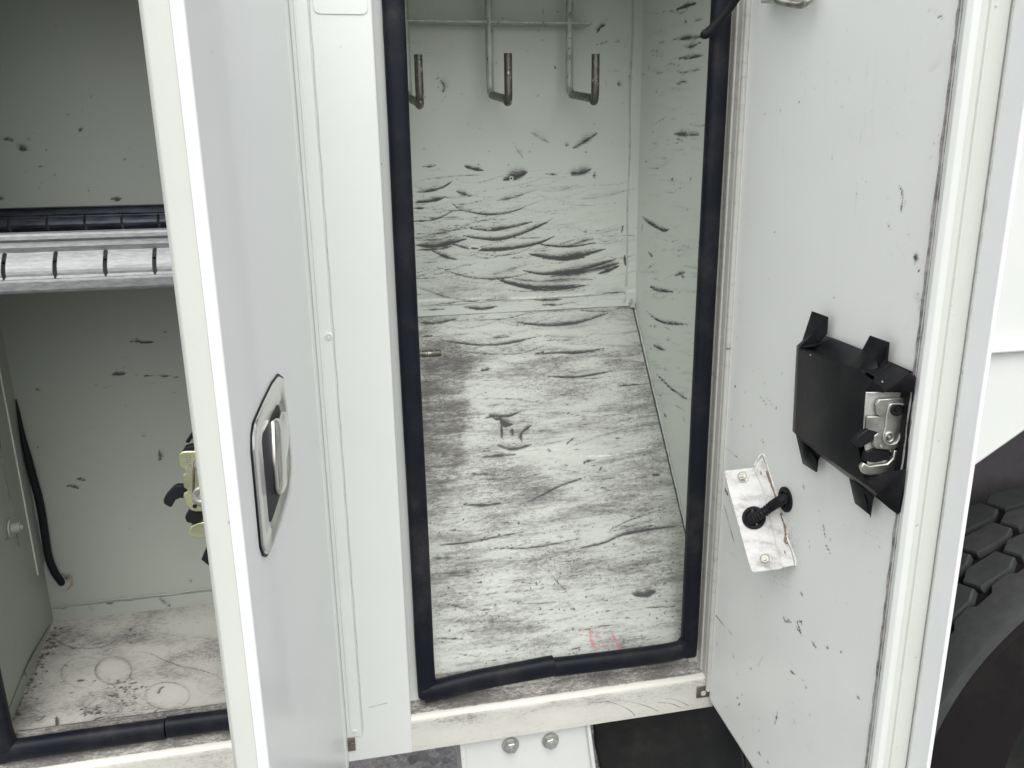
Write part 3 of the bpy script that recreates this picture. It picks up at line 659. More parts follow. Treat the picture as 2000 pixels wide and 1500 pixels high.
strokes(wl, Z3, [([(330, 870), (370, 868), (410, 860)], 6, .7), ([(550, 866), (600, 880), (650, 888)], 9, .95), ([(757, 938), (820, 918), (878, 898)], 19, 1.0), ([(1105, 905), (1160, 898), (1210, 882)], 18, .8), ([(975, 905), (1045, 912)], 5, .7), ([(1228, 900), (1228, 930)], 8, .7),
  ([(1118, 774), (1190, 728), (1245, 692)], 15, .68), ([(890, 685), (940, 710), (995, 745)], 15, .42), ([(425, 415), (447, 445), (440, 485)], 12, .6), ([(1245, 170), (1258, 142), (1287, 128)], 9, .8), ([(1250, 232), (1300, 215)], 8, .45), ([(1335, 218), (1360, 213)], 7, .5), ([(1352, 432), (1360, 446)], 8, .75), ([(1022, 345), (1025, 360)], 4, .8),
  ([(290, 955), (350, 935), (500, 918), (690, 908)], 3.5, .55), ([(290, 972), (340, 985), (420, 962)], 7, .45), ([(290, 1000), (360, 996), (440, 975), (490, 943)], 7, .9), ([(290, 1053), (350, 1050), (420, 1037), (460, 1022)], 9, 1), ([(290, 1085), (345, 1085)], 7, .85), ([(508, 996), (550, 1010), (585, 1020)], 10, .75), ([(720, 1045), (790, 1030), (870, 1008)], 11, .6),
  ([(290, 1152), (400, 1142), (500, 1095)], 5.5, .8), ([(490, 1058), (520, 1085), (580, 1105), (690, 1117), (800, 1102), (885, 1070)], 6, .85), ([(495, 1068), (540, 1082), (580, 1098)], 16, .4), ([(480, 1066), (560, 1062), (660, 1042)], 3.5, .6), ([(690, 1112), (850, 1082), (1005, 1022)], 3, .45), ([(575, 1188), (640, 1196), (700, 1196), (800, 1181), (905, 1155)], 10, .9),
  ([(545, 1228), (640, 1242), (740, 1245), (850, 1215), (990, 1155)], 10, .95), ([(840, 1222), (940, 1182), (1020, 1130)], 4.5, .6), ([(290, 1217), (400, 1217), (520, 1192), (580, 1170)], 6, .7), ([(290, 1235), (400, 1228), (480, 1210)], 26, .4), ([(300, 1250), (420, 1246), (500, 1225)], 11, .55), ([(300, 1277), (400, 1280), (480, 1264), (560, 1245)], 18, .9), ([(300, 1302), (420, 1297), (500, 1277)], 7, .8),
  ([(480, 1266), (560, 1291), (680, 1302), (800, 1292), (940, 1266), (1020, 1230)], 10, 1), ([(640, 1322), (740, 1332), (850, 1312), (900, 1285)], 5, .6), ([(380, 1303), (450, 1335), (518, 1354)], 10, .85), ([(930, 1270), (1040, 1283), (1150, 1279), (1240, 1262)], 7, .9), ([(1120, 1272), (1180, 1252), (1228, 1243)], 14, .6), ([(890, 1324), (1000, 1340), (1120, 1337), (1285, 1298)], 14, 1),
  ([(960, 1347), (1080, 1352), (1180, 1342)], 8, .85), ([(860, 1410), (960, 1427), (1080, 1417), (1200, 1392), (1345, 1350)], 12, 1), ([(1000, 1442), (1100, 1422), (1250, 1397), (1355, 1370)], 24, .75), ([(1250, 1427), (1358, 1385)], 13, .9), ([(720, 1453), (830, 1482), (1000, 1497), (1150, 1482)], 10, .95), ([(800, 1450), (940, 1464), (1100, 1452), (1220, 1457)], 24, .52),
  ([(450, 1408), (560, 1440), (680, 1452), (800, 1442), (900, 1420)], 8, .7), ([(680, 1432), (760, 1412), (880, 1375)], 28, .42), ([(300, 1372), (420, 1362)], 6, .5), ([(300, 1452), (400, 1447)], 5, .6), ([(1015, 975), (1080, 975), (1150, 962)], 6, .4), ([(1180, 1200), (1186, 1212)], 4, .8), ([(1290, 372), (1360, 370)], 2.5, .5), ([(1090, 760), (1080, 755)], 8, .7), ([(1180, 795), (1190, 792)], 6, .6), ([(650, 1020), (660, 1045)], 3, .5), ([(390, 870), (470, 900)], 2.5, .35), ([(1380, 1170), (1372, 1210)], 5, .8), ([(1386, 1330), (1390, 1385)], 8, .9), ([(1410, 390), (1418, 420)], 6, .8)])
strokes(wl, Z4, [([(740, 0), (870, 30), (1000, 43), (1200, 18)], 9, .95), ([(310, 30), (400, 60), (480, 85), (590, 96)], 14, .5), ([(310, 66), (400, 61), (450, 65)], 9, .35), ([(310, 128), (480, 116), (620, 101), (760, 92)], 6, .9), ([(620, 101), (700, 90), (790, 84)], 14, .5), ([(1230, 62), (1300, 58), (1400, 48)], 18, .5), ([(540, 130), (640, 140), (725, 128)], 10, .85), ([(330, 150), (450, 142)], 5, .7), ([(915, 95), (1060, 92)], 12, .7), ([(950, 120), (1060, 120)], 7, .7), ([(480, 190), (600, 185)], 5, .4), ([(1000, 120), (900, 150)], 3, .4), ([(780, 97), (1000, 86), (1240, 68)], 3.0, .85)])
strokes(wl, Z3, [([(808, 755), (835, 790), (858, 828)], 10, .85), ([(1278, 395), (1290, 430), (1290, 468)], 10, .6), ([(360, 555), (375, 580)], 12, .4), ([(900, 690), (970, 740)], 10, .45), ([(840, 420), (855, 445)], 10, .3)], 1)
strokes(wl, Z3, [([(788, 925), (800, 920), (806, 930), (796, 940), (788, 932)], 3.5, .95), ([(575, 1290), (603, 1282), (638, 1294), (603, 1303), (575, 1293)], 3.5, .9), ([(670, 1195), (690, 1192)], 4, .8), ([(560, 1500), (600, 1498)], 3, .4)], 3, taper=0)
for x, y, rx, ry, a in ((1000, 575, 240, 34, .35), (850, 560, 70, 60, .2), (1100, 520, 120, 40, .15), (830, 80, 80, 60, .30), (900, 450, 150, 60, .12), (1020, 520, 220, 60, .16), (1150, 90, 30, 90, .10), (870, 480, 60, 40, .2)): wl.blob(x, y, rx, ry, a)
r2 = random.Random(9)
for k in range(230):
    x = 815+abs(r2.gauss(0, 150)) if k % 2 else r2.uniform(815, 1215); y = 345+abs(r2.gauss(140, 75))
    if y > 596 or x > 1215: continue
    L_ = r2.uniform(18, 120); up = L_*r2.uniform(.02, .14); ti = r2.gauss(-.05, .07)*L_; big = r2.random() < .35
    wl.stroke([(x-L_/2, y-up*.6-ti/2), (x-L_*.1, y+up*.3), (x+L_/2, y-up+ti/2)], r2.uniform(6, 14) if big else r2.uniform(1.5, 5), r2.uniform(.15, .38) if big else r2.uniform(.2, .62), 0)
for _ in range(110):
    x = r2.uniform(800, 1240); y = r2.uniform(20, 600); wl.stroke([(x, y), (x+r2.gauss(0, 4), y+r2.gauss(0, 3))], r2.uniform(1.5, 4), r2.uniform(.35, .7), 0)
for _ in range(70):
    x = r2.uniform(815, 1215); y = r2.uniform(400, 596); L_ = r2.uniform(30, 130); up = L_*r2.uniform(.02, .1)
    wl.stroke([(x-L_/2, y-up), (x, y+up*.3), (x+L_/2, y-up)], r2.uniform(10, 26), r2.uniform(.10, .22), 0)
for _ in range(120):
    x = r2.uniform(815, 1215); y = r2.uniform(330, 598); L_ = r2.uniform(30, 160); sl = r2.gauss(-.06, .12)
    wl.stroke([(x-L_/2, y-sl*L_/2), (x, y+L_*.04), (x+L_/2, y+sl*L_/2)], r2.uniform(1.6, 2.8), r2.uniform(.25, .5), 0)
# overlapping sheets: lower hem and corner strip stand proud
Vh = wl.vv; Uh = wl.uu
wl.z += 0.0022/(1+np.exp(-((0.028-Vh+0.0025*np.sin(Uh*14))/0.0007)))
wl.z += 0.0020/(1+np.exp(-((Uh-0.502+0.002*np.sin(Vh*9))/0.0006)))
r3 = np.random.default_rng(2)
back_wall = wl.build('back_wall', M['wall'], T)
# caulk bead in the corner strip and lumps where it meets the hem
bead = [(0.5565+0.0010*math.sin(i*.35)+random.uniform(-.0002, .0002), YB-0.0012, -0.27+i*0.012) for i in range(60)]
obj('caulk_bead', raw('caulk_bead', *tubev(bead, [0.0013+0.0012*random.random() for _ in bead], 7), M['caulk']), back_wall)
sb = [on(x, y, 1, YB-0.002) for x, y in ((826, 598), (880, 594), (940, 589), (985, 583), (996, 586), (1080, 581), (1165, 575), (1180, 571), (1210, 569), (1222, 574), (1219, 590))]
sb = smooth_path(sb, 5)
obj('caulk_bead', raw('caulk_bead', *tubev(sb, [0.0008+0.0022*(random.random()**2) for _ in sb], 7), M['caulk']), back_wall)
cb = [Vector((0.570+random.uniform(-.006, .006), YB-0.006+random.uniform(-.004, .002), RZT+random.uniform(-.004, .012))) for _ in range(12)]
obj('caulk_bead', raw('caulk_bead', *tubev(cb, 0.0035, 8), M['caulk']), back_wall)

sw = Sheet((0.5765, YB, -0.905), (0.133, -1, 0), (0, 0, 1), (YB-0.0395)*1.0088, ZTOP+0.905, 0.003, 0.10)
strokes(sw, Z3, [([(1658, 48), (1700, 35), (1762, 15)], 8, 1), ([(1640, 60), (1680, 70), (1715, 50)], 8, .5), ([(1700, 112), (1712, 118)], 6, .8), ([(1740, 108), (1800, 100)], 6, .6), ([(1640, 208), (1700, 200), (1790, 190)], 9, .85), ([(1560, 225), (1600, 220)], 7, .5), ([(1690, 245), (1740, 240), (1785, 220)], 11, .7), ([(1670, 305), (1740, 298), (1802, 285)], 8, .9), ([(1600, 340), (1640, 330)], 5, .5), ([(1690, 378), (1740, 370), (1802, 350)], 9, .5), ([(1655, 370), (1700, 385)], 10, .5),
  ([(1655, 442), (1690, 425), (1715, 430)], 11, .6), ([(1545, 480), (1560, 478)], 6, .6), ([(1550, 385), (1590, 375)], 8, .45), ([(1512, 345), (1516, 358)], 5, .7), ([(1640, 698), (1700, 700), (1782, 700)], 13, .75), ([(1650, 720), (1690, 735)], 10, .5), ([(1480, 1128), (1500, 1150), (1545, 1178), (1590, 1200), (1622, 1195)], 10, .95), ([(1480, 1160), (1476, 1215)], 5, .7), ([(1630, 935), (1640, 930)], 5, .8), ([(1725, 940), (1738, 928)], 6, .7), ([(1510, 1315), (1535, 1342)], 7, .85), ([(1575, 1302), (1610, 1305)], 6, .5), ([(1650, 1435), (1700, 1418)], 10, .8), ([(1680, 1445), (1700, 1440)], 7, .7), ([(1425, 1262), (1432, 1290)], 5, .7), ([(1660, 1300), (1672, 1312)], 4, .7), ([(1545, 715), (1640, 712)], 3, .4), ([(1600, 510), (1760, 512)], 6, .25)])
strokes(sw, Z4, [([(1510, 20), (1550, 42), (1600, 50), (1645, 55)], 9, .9), ([(1500, 155), (1540, 190), (1600, 215), (1720, 225)], 8, .85), ([(1580, 230), (1640, 260)], 5, .4), ([(1530, 328), (1570, 348), (1605, 360)], 8, .9), ([(1550, 480), (1620, 550), (1660, 580), (1712, 612)], 6, .95), ([(1590, 690), (1606, 712)], 6, .9), ([(1520, 345), (1524, 355)], 4, .9), ([(1690, 700), (1700, 730)], 4, .7), ([(1640, 640), (1720, 680)], 3, .5)])
strokes(sw, Z3, [([(1520, 1160), (1545, 1172)], 8, .7), ([(1645, 1120), (1650, 1140)], 10, .6)], 1)
strokes(sw, Z4, [([(1600, 300), (1625, 305)], 14, .75), ([(1660, 305), (1700, 300)], 10, .3)], 1)
r2 = random.Random(4)
for _ in range(130):
    x = r2.uniform(1245, 1350); y = r2.uniform(20, 800); L_ = r2.uniform(12, 50); sw.stroke([(x, y), (x+L_*.5, y+r2.uniform(0, 5)), (x+L_, y+r2.gauss(.02, .15)*L_)], r2.uniform(3, 9), r2.uniform(.15, .4), 0)
for _ in range(120):
    x = r2.uniform(1245, 1375); y = r2.uniform(5, 800); L_ = r2.uniform(3, 30); sw.stroke([(x, y), (x+L_, y+r2.gauss(-.1, .3)*L_)], r2.uniform(1.2, 4), r2.uniform(.2, .6), 0)
side_wall = sw.build('side_wall', M['wall'], T)
obj('side_wall', raw('side_wall', *boxv(0.048, 0.052, 0.039, YB-.003, -0.90, ZTOP), M['inner']), T)
# corner bead between ramp and side wall
cb = []
for i in range(60):
    t = i/59; p = Vector((0.5745+0.133*(YB-ramp_y0)*(1-t), ramp_y0+(YB-ramp_y0)*t, ramp_z0+(RZT-ramp_z0)*t)); cb.append(p+Vector((random.uniform(-.0004, .0004), -0.0008, 0.0004)))
obj('caulk_bead', raw('caulk_bead', *tubev(cb, [0.0016+0.0008*random.random() for _ in cb], 7), M['caulk']), side_wall)
obj('ceiling', raw('ceiling', *boxv(-0.62, 0.60, 0.0385, YB+.02, ZTOP, ZTOP+0.004), M['inner']), T)
obj('back_panel', raw('back_panel', *boxv(-0.64, 0.64, YB+.006, YB+.012, -0.90, ZTOP), M['inner']), T)
# header above both openings, out of the frame
obj('header', raw('header', *boxv(-1.6, 0.93, 0.0, 0.036, ZTOP+0.001, ZTOP+0.35), M['outer']), T)
obj('roof_panel', raw('roof_panel', *boxv(-1.6, 0.93, 0.037, 0.6, ZTOP+0.345, ZTOP+0.35), M['outer']), T)

# ---- rubber seals (D shaped bulb, mitred rounding at the foot)
def seal_run(pts, w, h, wob=0.0, seed=0, seg=16):
    r2 = random.Random(seed); pts = smooth_path(pts, 8)
    return tubev(pts, [1.0+r2.uniform(-wob, wob) for _ in pts], seg, True, (w, h))
def seal_v(pts, half_w, half_d, n=8, wob=0.03, seed=1):
    """bulb seal in the plane of the opening: width across, depth along y"""
    r2 = random.Random(seed); P = smooth_path(pts, n); vs = []; fs = []; seg = 18; k_ = len(P)
    ph = [r2.uniform(-1, 1) for _ in range(k_)]; ph = np.convolve(ph, np.ones(5)/5, 'same')
    for i, p in enumerate(P):
        t = (P[min(i+1, k_-1)]-P[max(i-1, 0)]); t.y = 0; t.normalize(); s = t.cross(Vector((0, 1, 0))).normalized()
        w = half_w*(1+wob*ph[i])
        for j in range(seg):
            a = math.tau*j/seg; c_, s_ = math.cos(a), math.sin(a)
            e = 0.75
            x = math.copysign(abs(c_)**e, c_)*w; y = math.copysign(abs(s_)**e, s_)*half_d
            vs.append(p+s*x+Vector((0, y, 0)))
    for i in range(k_-1):
        for j in range(seg): a, b2 = i*seg+j, i*seg+(j+1) % seg; fs.append((a, b2, b2+seg, a+seg))
    fs += [tuple(range(seg)), tuple(range(k_*seg-1, (k_-1)*seg-1, -1))]
    return vs, fs
YS = 0.022
seal = bpy.data.objects.new('door_seal', raw('door_seal', *seal_v([(0.0885, YS, ZTOP)]+[(0.0885+0.0006*math.sin(z*7), YS, z) for z in np.linspace(.25, -.80, 12)]+[(0.0895, YS, -0.858), (0.0900, YS, -0.893)], 0.0155, 0.0125, wob=0.02), M['seal'], 50)); attach(seal, T)
seal['label'] = 'black rubber seal round the right opening'
jx = on(1081, 1310, 1, YS).x
obj('seal_strip', raw('seal_strip', *seal_v([(0.0830, YS-.001, -0.8885), (0.100, YS-.003, -0.8850), (0.125, YS-.003, -0.8815), (0.18, YS, -0.8770), (0.25, YS, -0.8725), (jx, YS-.001, -0.8680)], 0.0175, 0.0135, wob=0.06, seed=4), M['seal'], 50), seal)
obj('seal_strip', raw('seal_strip', *seal_v([(jx+.0012, YS+.003, -0.8745), (0.40, YS+.001, -0.8745), (0.48, YS, -0.8745), (0.53, YS, -0.8735), (0.552, YS, -0.8690), (0.5620, YS-.001, -0.8560)], 0.0165, 0.0125, wob=0.04, seed=6), M['seal'], 50), seal)
obj('seal_strip', raw('seal_strip', *seal_v([(0.5625, YS, -0.883)]+[(0.5628+0.0006*math.sin(z*5), YS, z) for z in np.linspace(-.84, .3, 12)]+[(0.5625, YS, ZTOP)], 0.0150, 0.0125, wob=0.02, seed=8), M['seal'], 50), seal)

# ---- hook rail: flat bar and three J hooks of worn rod
hook_bar_y = 0.345
b0 = on(770, 39, 1, hook_bar_y); b1 = on(1157, 42, 1, hook_bar_y)
rail = obj('hook_rail', raw('hook_rail', *boxv(0.056, b1.x, hook_bar_y, YB-.002, b0.z-.0022, b0.z+.0014), M['rod']), T, 'flat bar carrying three rod hooks', bevel=.0006)
for xb, xf, zt, zb, zfb in ((0.132, 0.138, .146, .091, .066), (0.2785, 0.2835, .149, .096, .070), (0.4255, 0.4315, .149, .097, .071)):
    q = [(xb, .352, ZTOP-.005), (xb, .352, .26), (xb, .352, .2), (xb, .352, zb+.03), (xb, .3505, zb+.013), (xb, .345, zb+.003), (xb+.001, .332, zb-.0035)]
    q2 = [(xb+.001, .336, zb-.0035), (xb+.0028, .28, zb-.010), (xf-.001, .228, zb-.0165), (xf, .217, zfb+.0045), (xf, .2115, zfb+.012), (xf, .210, zfb+.026), (xf, .210, zt)]
    hk = obj('hook', raw('hook', *tubev(smooth_path(q, 6), .0068, 14), M['rod'], 50), rail)
    obj('hook_end', raw('hook_end', *tubev(smooth_path(q2, 6), .0068, 14), M['rodbare'], 50), rail)
# short steel peg from the left wall
obj('peg', join_raw('peg', [tubev([(0.052, .2, -.340), (0.1525, .2, -.3395), (0.1555, .2, -.3395)], [.0062, .0062, .0050], 18)], M['rodbare']), T)

# ================================================================== left compartment
XL = -0.6035
lb = Sheet((XL, YB, -0.905), (1, 0, 0), (0, 0, 1), 0.555, ZTOP+0.905, 0.003, 0.16)
strokes(lb, ZL, [([(722, 910), (745, 903), (768, 905), (800, 912), (862, 908)], 5, 1), ([(752, 875), (768, 895), (782, 912)], 3, .8), ([(620, 1090), (665, 1088), (705, 1084)], 8, 1), ([(800, 1098), (900, 1098), (1015, 1107)], 3.5, .85), ([(740, 1090), (810, 1098)], 2.5, .5), ([(580, 1166), (620, 1155)], 4, .5), ([(200, 1165), (215, 1182)], 7, .7), ([(950, 1192), (990, 1188)], 4, .5), ([(500, 1388), (600, 1376), (720, 1370)], 3, .35), ([(530, 1148), (536, 1150)], 4, .8), ([(690, 1000), (705, 1000)], 8, .35), ([(245, 850), (249, 853)], 3, .6), ([(830, 1143), (870, 1138)], 3, .5), ([(700, 1268), (708, 1266)], 4, .7), ([(385, 1075), (430, 1060)], 4, .25), ([(800, 1435), (820, 1432)], 5, .4)])
strokes(lb, ZM, [([(370, 76), (450, 68)], 3.5, .45), ([(665, 170), (672, 205), (660, 212)], 9, .75), ([(280, 320), (305, 322), (330, 330)], 6, 1), ([(318, 290), (340, 292), (362, 300)], 6, .9), ([(590, 112), (605, 105)], 5, .5), ([(150, 155), (158, 158)], 3, .7), ([(435, 290), (445, 300)], 6, .3), ([(795, 715), (802, 718)], 4, .7)])
strokes(lb, ZT, [([(10, 683), (40, 680), (66, 690)], 8, .8), ([(95, 720), (110, 728), (128, 730)], 12, .9), ([(130, 680), (146, 684)], 6, .7), ([(386, 642), (405, 626)], 6, .85), ([(322, 565), (338, 560)], 5, .7), ([(590, 768), (608, 780), (625, 766)], 4, .6), ([(0, 968), (8, 972)], 7, 1), ([(540, 972), (565, 975), (596, 973)], 8, 1), ([(264, 856), (270, 862)], 5, .6), ([(445, 475), (450, 470)], 5, .6), ([(630, 728), (640, 732)], 5, .6), ([(690, 812), (702, 820)], 6, .45), ([(120, 838), (130, 840)], 4, .6), ([(432, 915), (440, 918)], 4, .6), ([(185, 915), (196, 925)], 4, .5)])
strokes(lb, ZF, [([(400, 250), (440, 240), (470, 290), (440, 335), (400, 345)], 12, .9), ([(425, 250), (455, 265)], 12, .8), ([(390, 340), (430, 350)], 14, .6), ([(480, 235), (490, 260)], 10, .4)], 1)
strokes(lb, ZF, [([(400, 235), (430, 260), (445, 290)], 9, .7), ([(1235, 282), (1245, 285)], 5, .8)])
r2 = random.Random(12)
for _ in range(90):
    x = r2.uniform(0, 430); y = r2.uniform(0, 1150); lb.stroke([(x, y), (x+r2.gauss(0, 6), y+r2.gauss(0, 3))], r2.uniform(1.2, 3.2), r2.uniform(.3, .65), 0)
lback = lb.build('back_wall', M['wall_shaded'], T, label='back wall of the left compartment')
# ledge strip along the foot of the back wall with broken caulk
zt = on(111, 1192, 1, YB-.004).z; zt2 = on(423, 1150, 1, YB-.004).z
le = Sheet((XL+.001, YB-.0045, -0.905), (1, 0, 0), (0, 0, 1), 0.55, (zt+zt2)/2+0.905, 0.002, 0.15)
strokes(le, ZF, [([(1040, 395), (1085, 430)], 15, .5), ([(1035, 370), (1070, 365), (1110, 370)], 9, .95), ([(1100, 372), (1180, 362), (1255, 348)], 5, .95), ([(900, 395), (960, 385), (1030, 380)], 8, .9), ([(690, 430), (740, 428)], 6, .8), ([(800, 412), (890, 402)], 6, .8), ([(360, 465), (420, 455), (465, 445)], 5, .9), ([(580, 455), (610, 465)], 14, .35), ([(1100, 445), (1106, 440)], 6, .9), ([(530, 415), (610, 402)], 5, .8)])
le.build('ledge_strip', M['wall_shaded'], lback)
cb = smooth_path([on(x, y, 1, YB-.005) for x, y in ((113, 1188), (140, 1184), (185, 1176), (215, 1171), (260, 1168), (300, 1163), (340, 1160), (378, 1153), (425, 1148))], 6)
obj('caulk_bead', raw('caulk_bead', *tubev(cb, [0.0006+0.0011*random.random()**2 for _ in cb], 7), M['shaded']), lback)
# floor with can rings
fl_ = Sheet((XL, 0.038, -0.876), (1, 0, 0), (0, 1, 0), 0.555, YB-0.038, 0.002, 0.66)
def ring(sh, Z, cx, cy, rx, ry, w, a, a0=0, a1=math.tau, ch=0):
    sh.stroke([Z(cx+rx*math.cos(a0+(a1-a0)*i/14), cy+ry*math.sin(a0+(a1-a0)*i/14)) for i in range(15)], w, a, ch, taper=0.25)
for args in ((740, 865, 118, 88, 9, .50), (735, 870, 108, 80, 5, .4), (1090, 1030, 145, 88, 8, .48), (560, 640, 205, 82, 8, .50, .2, 4.0), (900, 620, 190, 75, 6, .35, 0, 3.3), (1300, 760, 200, 110, 7, .33), (350, 900, 80, 60, 5, .4), (560, 880, 160, 100, 8, .42, 1.5, 5.4), (1380, 960, 90, 60, 5, .35), (1320, 700, 120, 60, 4, .3), (300, 1060, 130, 90, 4, .3), (660, 870, 200, 110, 5, .36, 3.0, 6.0), (780, 900, 240, 130, 4, .3, .2, 2.4)): ring(fl_, ZF, *args)
strokes(fl_, ZF, [([(850, 745), (960, 750), (1070, 800), (1160, 832), (1300, 862), (1400, 892), (1470, 872)], 3.2, .8), ([(1120, 800), (1080, 840)], 2.5, .6), ([(1400, 892), (1440, 930), (1470, 950)], 2.5, .6), ([(1125, 880), (1140, 950)], 2.5, .5), ([(700, 750), (850, 745)], 3, .5), ([(365, 1160), (370, 1200), (372, 1245)], 7, 1), ([(580, 1208), (640, 1178), (690, 1165)], 6, .95), ([(220, 1188), (260, 1190), (300, 1150)], 4, .8), ([(1030, 1020), (1045, 985), (1075, 970)], 7, .8), ([(1000, 1170), (1010, 1135), (1045, 1110)], 5, .7), ([(450, 705), (480, 722), (510, 722)], 6, .7), ([(590, 700), (640, 690), (680, 678)], 6, .7), ([(500, 935), (550, 930)], 8, .9), ([(830, 955), (900, 942)], 6, .8), ([(190, 1260), (250, 1265)], 5, .8), ([(100, 1140), (130, 1160)], 10, .8), ([(450, 1012), (475, 1012)], 5, .8), ([(580, 1012), (592, 1010)], 5, .8), ([(410, 832), (438, 832)], 6, .7)])
r2 = random.Random(21)
def cluster(cx, cy, rx, ry, n, w, lo, hi, ch=0):
    for _ in range(n):
        x = r2.gauss(cx, rx); y = r2.gauss(cy, ry); a = r2.uniform(-.6, .6); L_ = r2.uniform(4, 30)
        fl_.stroke([ZF(x, y), ZF(x+L_*math.cos(a)*.5, y+L_*math.sin(a)*.5+r2.gauss(0, 4)), ZF(x+L_*math.cos(a), y+L_*math.sin(a))], r2.uniform(*w), r2.uniform(lo, hi), ch)
cluster(800, 1010, 75, 55, 90, (2, 6), .5, .95); cluster(600, 1130, 45, 18, 40, (2, 7), .6, 1); cluster(780, 1000, 90, 60, 30, (6, 14), .3, .6, 1); cluster(620, 540, 130, 15, 40, (3, 9), .4, .8, 1); cluster(860, 630, 40, 25, 26, (2, 6), .4, .8); cluster(480, 640, 60, 35, 30, (3, 7), .3, .6); cluster(560, 1130, 50, 16, 14, (5, 12), .3, .6, 1)
for i in range(260):
    t = r2.random(); x = 60+(350-60)*t+abs(r2.gauss(0, 34)); y = 1150+(590-1150)*t+r2.gauss(10, 22)
    fl_.stroke([ZF(x, y), ZF(x+r2.gauss(0, 14), y+r2.gauss(0, 12))], r2.uniform(2, 7), r2.uniform(.5, 1), r2.choice((0, 0, 0, 1)))
cluster(230, 1080, 80, 60, 60, (3, 9), .2, .5); cluster(200, 1230, 90, 25, 26, (5, 16), .3, .6, 1)
for _ in range(260):
    x = r2.uniform(0, 460); y = r2.uniform(1190, 1440); L_ = r2.uniform(2, 16); a = r2.uniform(-.5, .4); fl_.stroke([(x, y), (x+L_*math.cos(a), y+L_*math.sin(a))], r2.uniform(1.2, 3.5), r2.uniform(.25, .6), 0)
for x, y, rx, ry, a in ((150, 1250, 60, 22, .2), (40, 1400, 60, 30, .25), (225, 1370, 60, 25, .15), (340, 1350, 50, 20, -.35), (215, 1300, 26, 14, -.3), (400, 1220, 60, 20, -.2), (300, 1270, 50, 14, -.2)): fl_.blob(x, y, rx, ry, a)
fl_.build('floor_panel', M['floor'], T, label='stained floor of the left compartment with can rings')
# left wall
lw_ = Sheet((XL+.0343, 0.0385, -0.905), (-0.0976, 1, 0), (0, 0, 1), (YB-0.039)*1.0047, ZTOP+0.905, 0.003, 0.12)
strokes(lw_, ZF, [([(330, 380), (345, 500), (350, 545)], 8, .9), ([(330, 560), (200, 780), (120, 960), (60, 1110)], 10, .8), ([(150, 860), (175, 900)], 16, .6), ([(30, 20), (50, 0)], 6, .6)])
strokes(lw_, ZF, [([(160, 330), (230, 450), (180, 600), (150, 720)], 60, .35), ([(60, 640), (150, 760)], 40, .4), ([(200, 640), (170, 760)], 14, .5)], 1)
lwall = lw_.build('side_wall', M['wall_shaded'], T, label='left side wall of the left compartment')
# channel post on the left wall
px1 = on(76, 1110, 1, .350).x; px0 = on(38, 1090, 1, .350).x; zc = on(60, 1122, 1, .350).z
chan = obj('channel_post', raw('channel_post', *boxv(XL+.0005, px1-.003, .3465, YB-.0005, zc+.004, ZTOP), M['shaded']), T, 'upright channel in the back corner', bevel=.0008)
obj('channel_face', raw('channel_face', *boxv(px0, px1, .343, .3462, zc, ZTOP), M['inner']), chan, bevel=.001)
q = [onp(x, y, lw_.O+lw_.n*.0008, lw_.n) for x, y in ((-4, 830), (0, 868), (18, 965), (28, 1015))]
obj('gap_line', raw('gap_line', *tubev(q, .0011, 6), M['dirtseam']), chan)
q = [onp(x, y, lw_.O+lw_.n*.0008, lw_.n) for x, y in ((33, 1042), (37, 1066))]
obj('gap_line', raw('gap_line', *tubev(q, .0010, 6), M['dirtseam']), chan)
c = onp(20, 1032, lw_.O+lw_.n*.001, lw_.n)
obj('bolt', join_raw('bolt', [disc_v(c, lw_.n, .017, .003, 24, .016), disc_v(c, lw_.n, .009, .016, 18, .0085), disc_v(c+lw_.n*.016, lw_.n, .0045, .004, 14)], M['shaded']), chan)
# black cable down the corner into the back wall
cp = [on(x, y, 1, YB-.012) for x, y in ((31, 780), (44, 850), (61, 920), (77, 980), (87, 1040), (95, 1088), (107, 1118))]+[on(118, 1134, 1, YB-.003), on(121, 1138, 1, YB+.004)]
cpt = thing('cable', cp[-1], 'black cable running down the corner of the left compartment into a rust rimmed hole', 'cable')
obj('sheath', raw('sheath', *tubev(smooth_path(cp, 8), [min(.0070, .0012+.00042*i) for i in range(8*(len(cp)-1)+1)], 14), M['cable'], 60), cpt)
# seal of the left opening
zs = -0.889
lseal = obj('door_seal', raw('door_seal', *seal_v([(-0.5665, YS, ZTOP)]+[(-0.5665, YS, z) for z in np.linspace(.25, -.82, 12)]+[(-0.5660, YS, -0.855), (-0.563, YS, -0.8835)], 0.0165, 0.0125, wob=0.02, seed=31), M['seal'], 50), T, 'black rubber seal round the left opening')
jx = on(325, 1425, 1, YS).x
obj('seal_strip', raw('seal_strip', *seal_v([(-0.578, YS, -0.8935), (-0.56, YS, -0.8900), (-0.53, YS, -0.8885), (-0.45, YS, -0.888), (jx-.001, YS, -0.8885)], 0.0165, 0.0125, wob=0.03, seed=33), M['seal'], 50), lseal)
obj('seal_strip', raw('seal_strip', *seal_v([(jx+.0012, YS+.002, -0.8875), (-0.22, YS, -0.887), (-0.10, YS, -0.887)], 0.0165, 0.0125, wob=0.03, seed=34), M['seal'], 50), lseal)
obj('seal_strip', raw('seal_strip', *seal_v([(-0.093, YS, -0.89), (-0.093, YS, 0), (-0.093, YS, ZTOP)], 0.0155, 0.0125, wob=0.03, seed=35), M['seal'], 50), lseal)

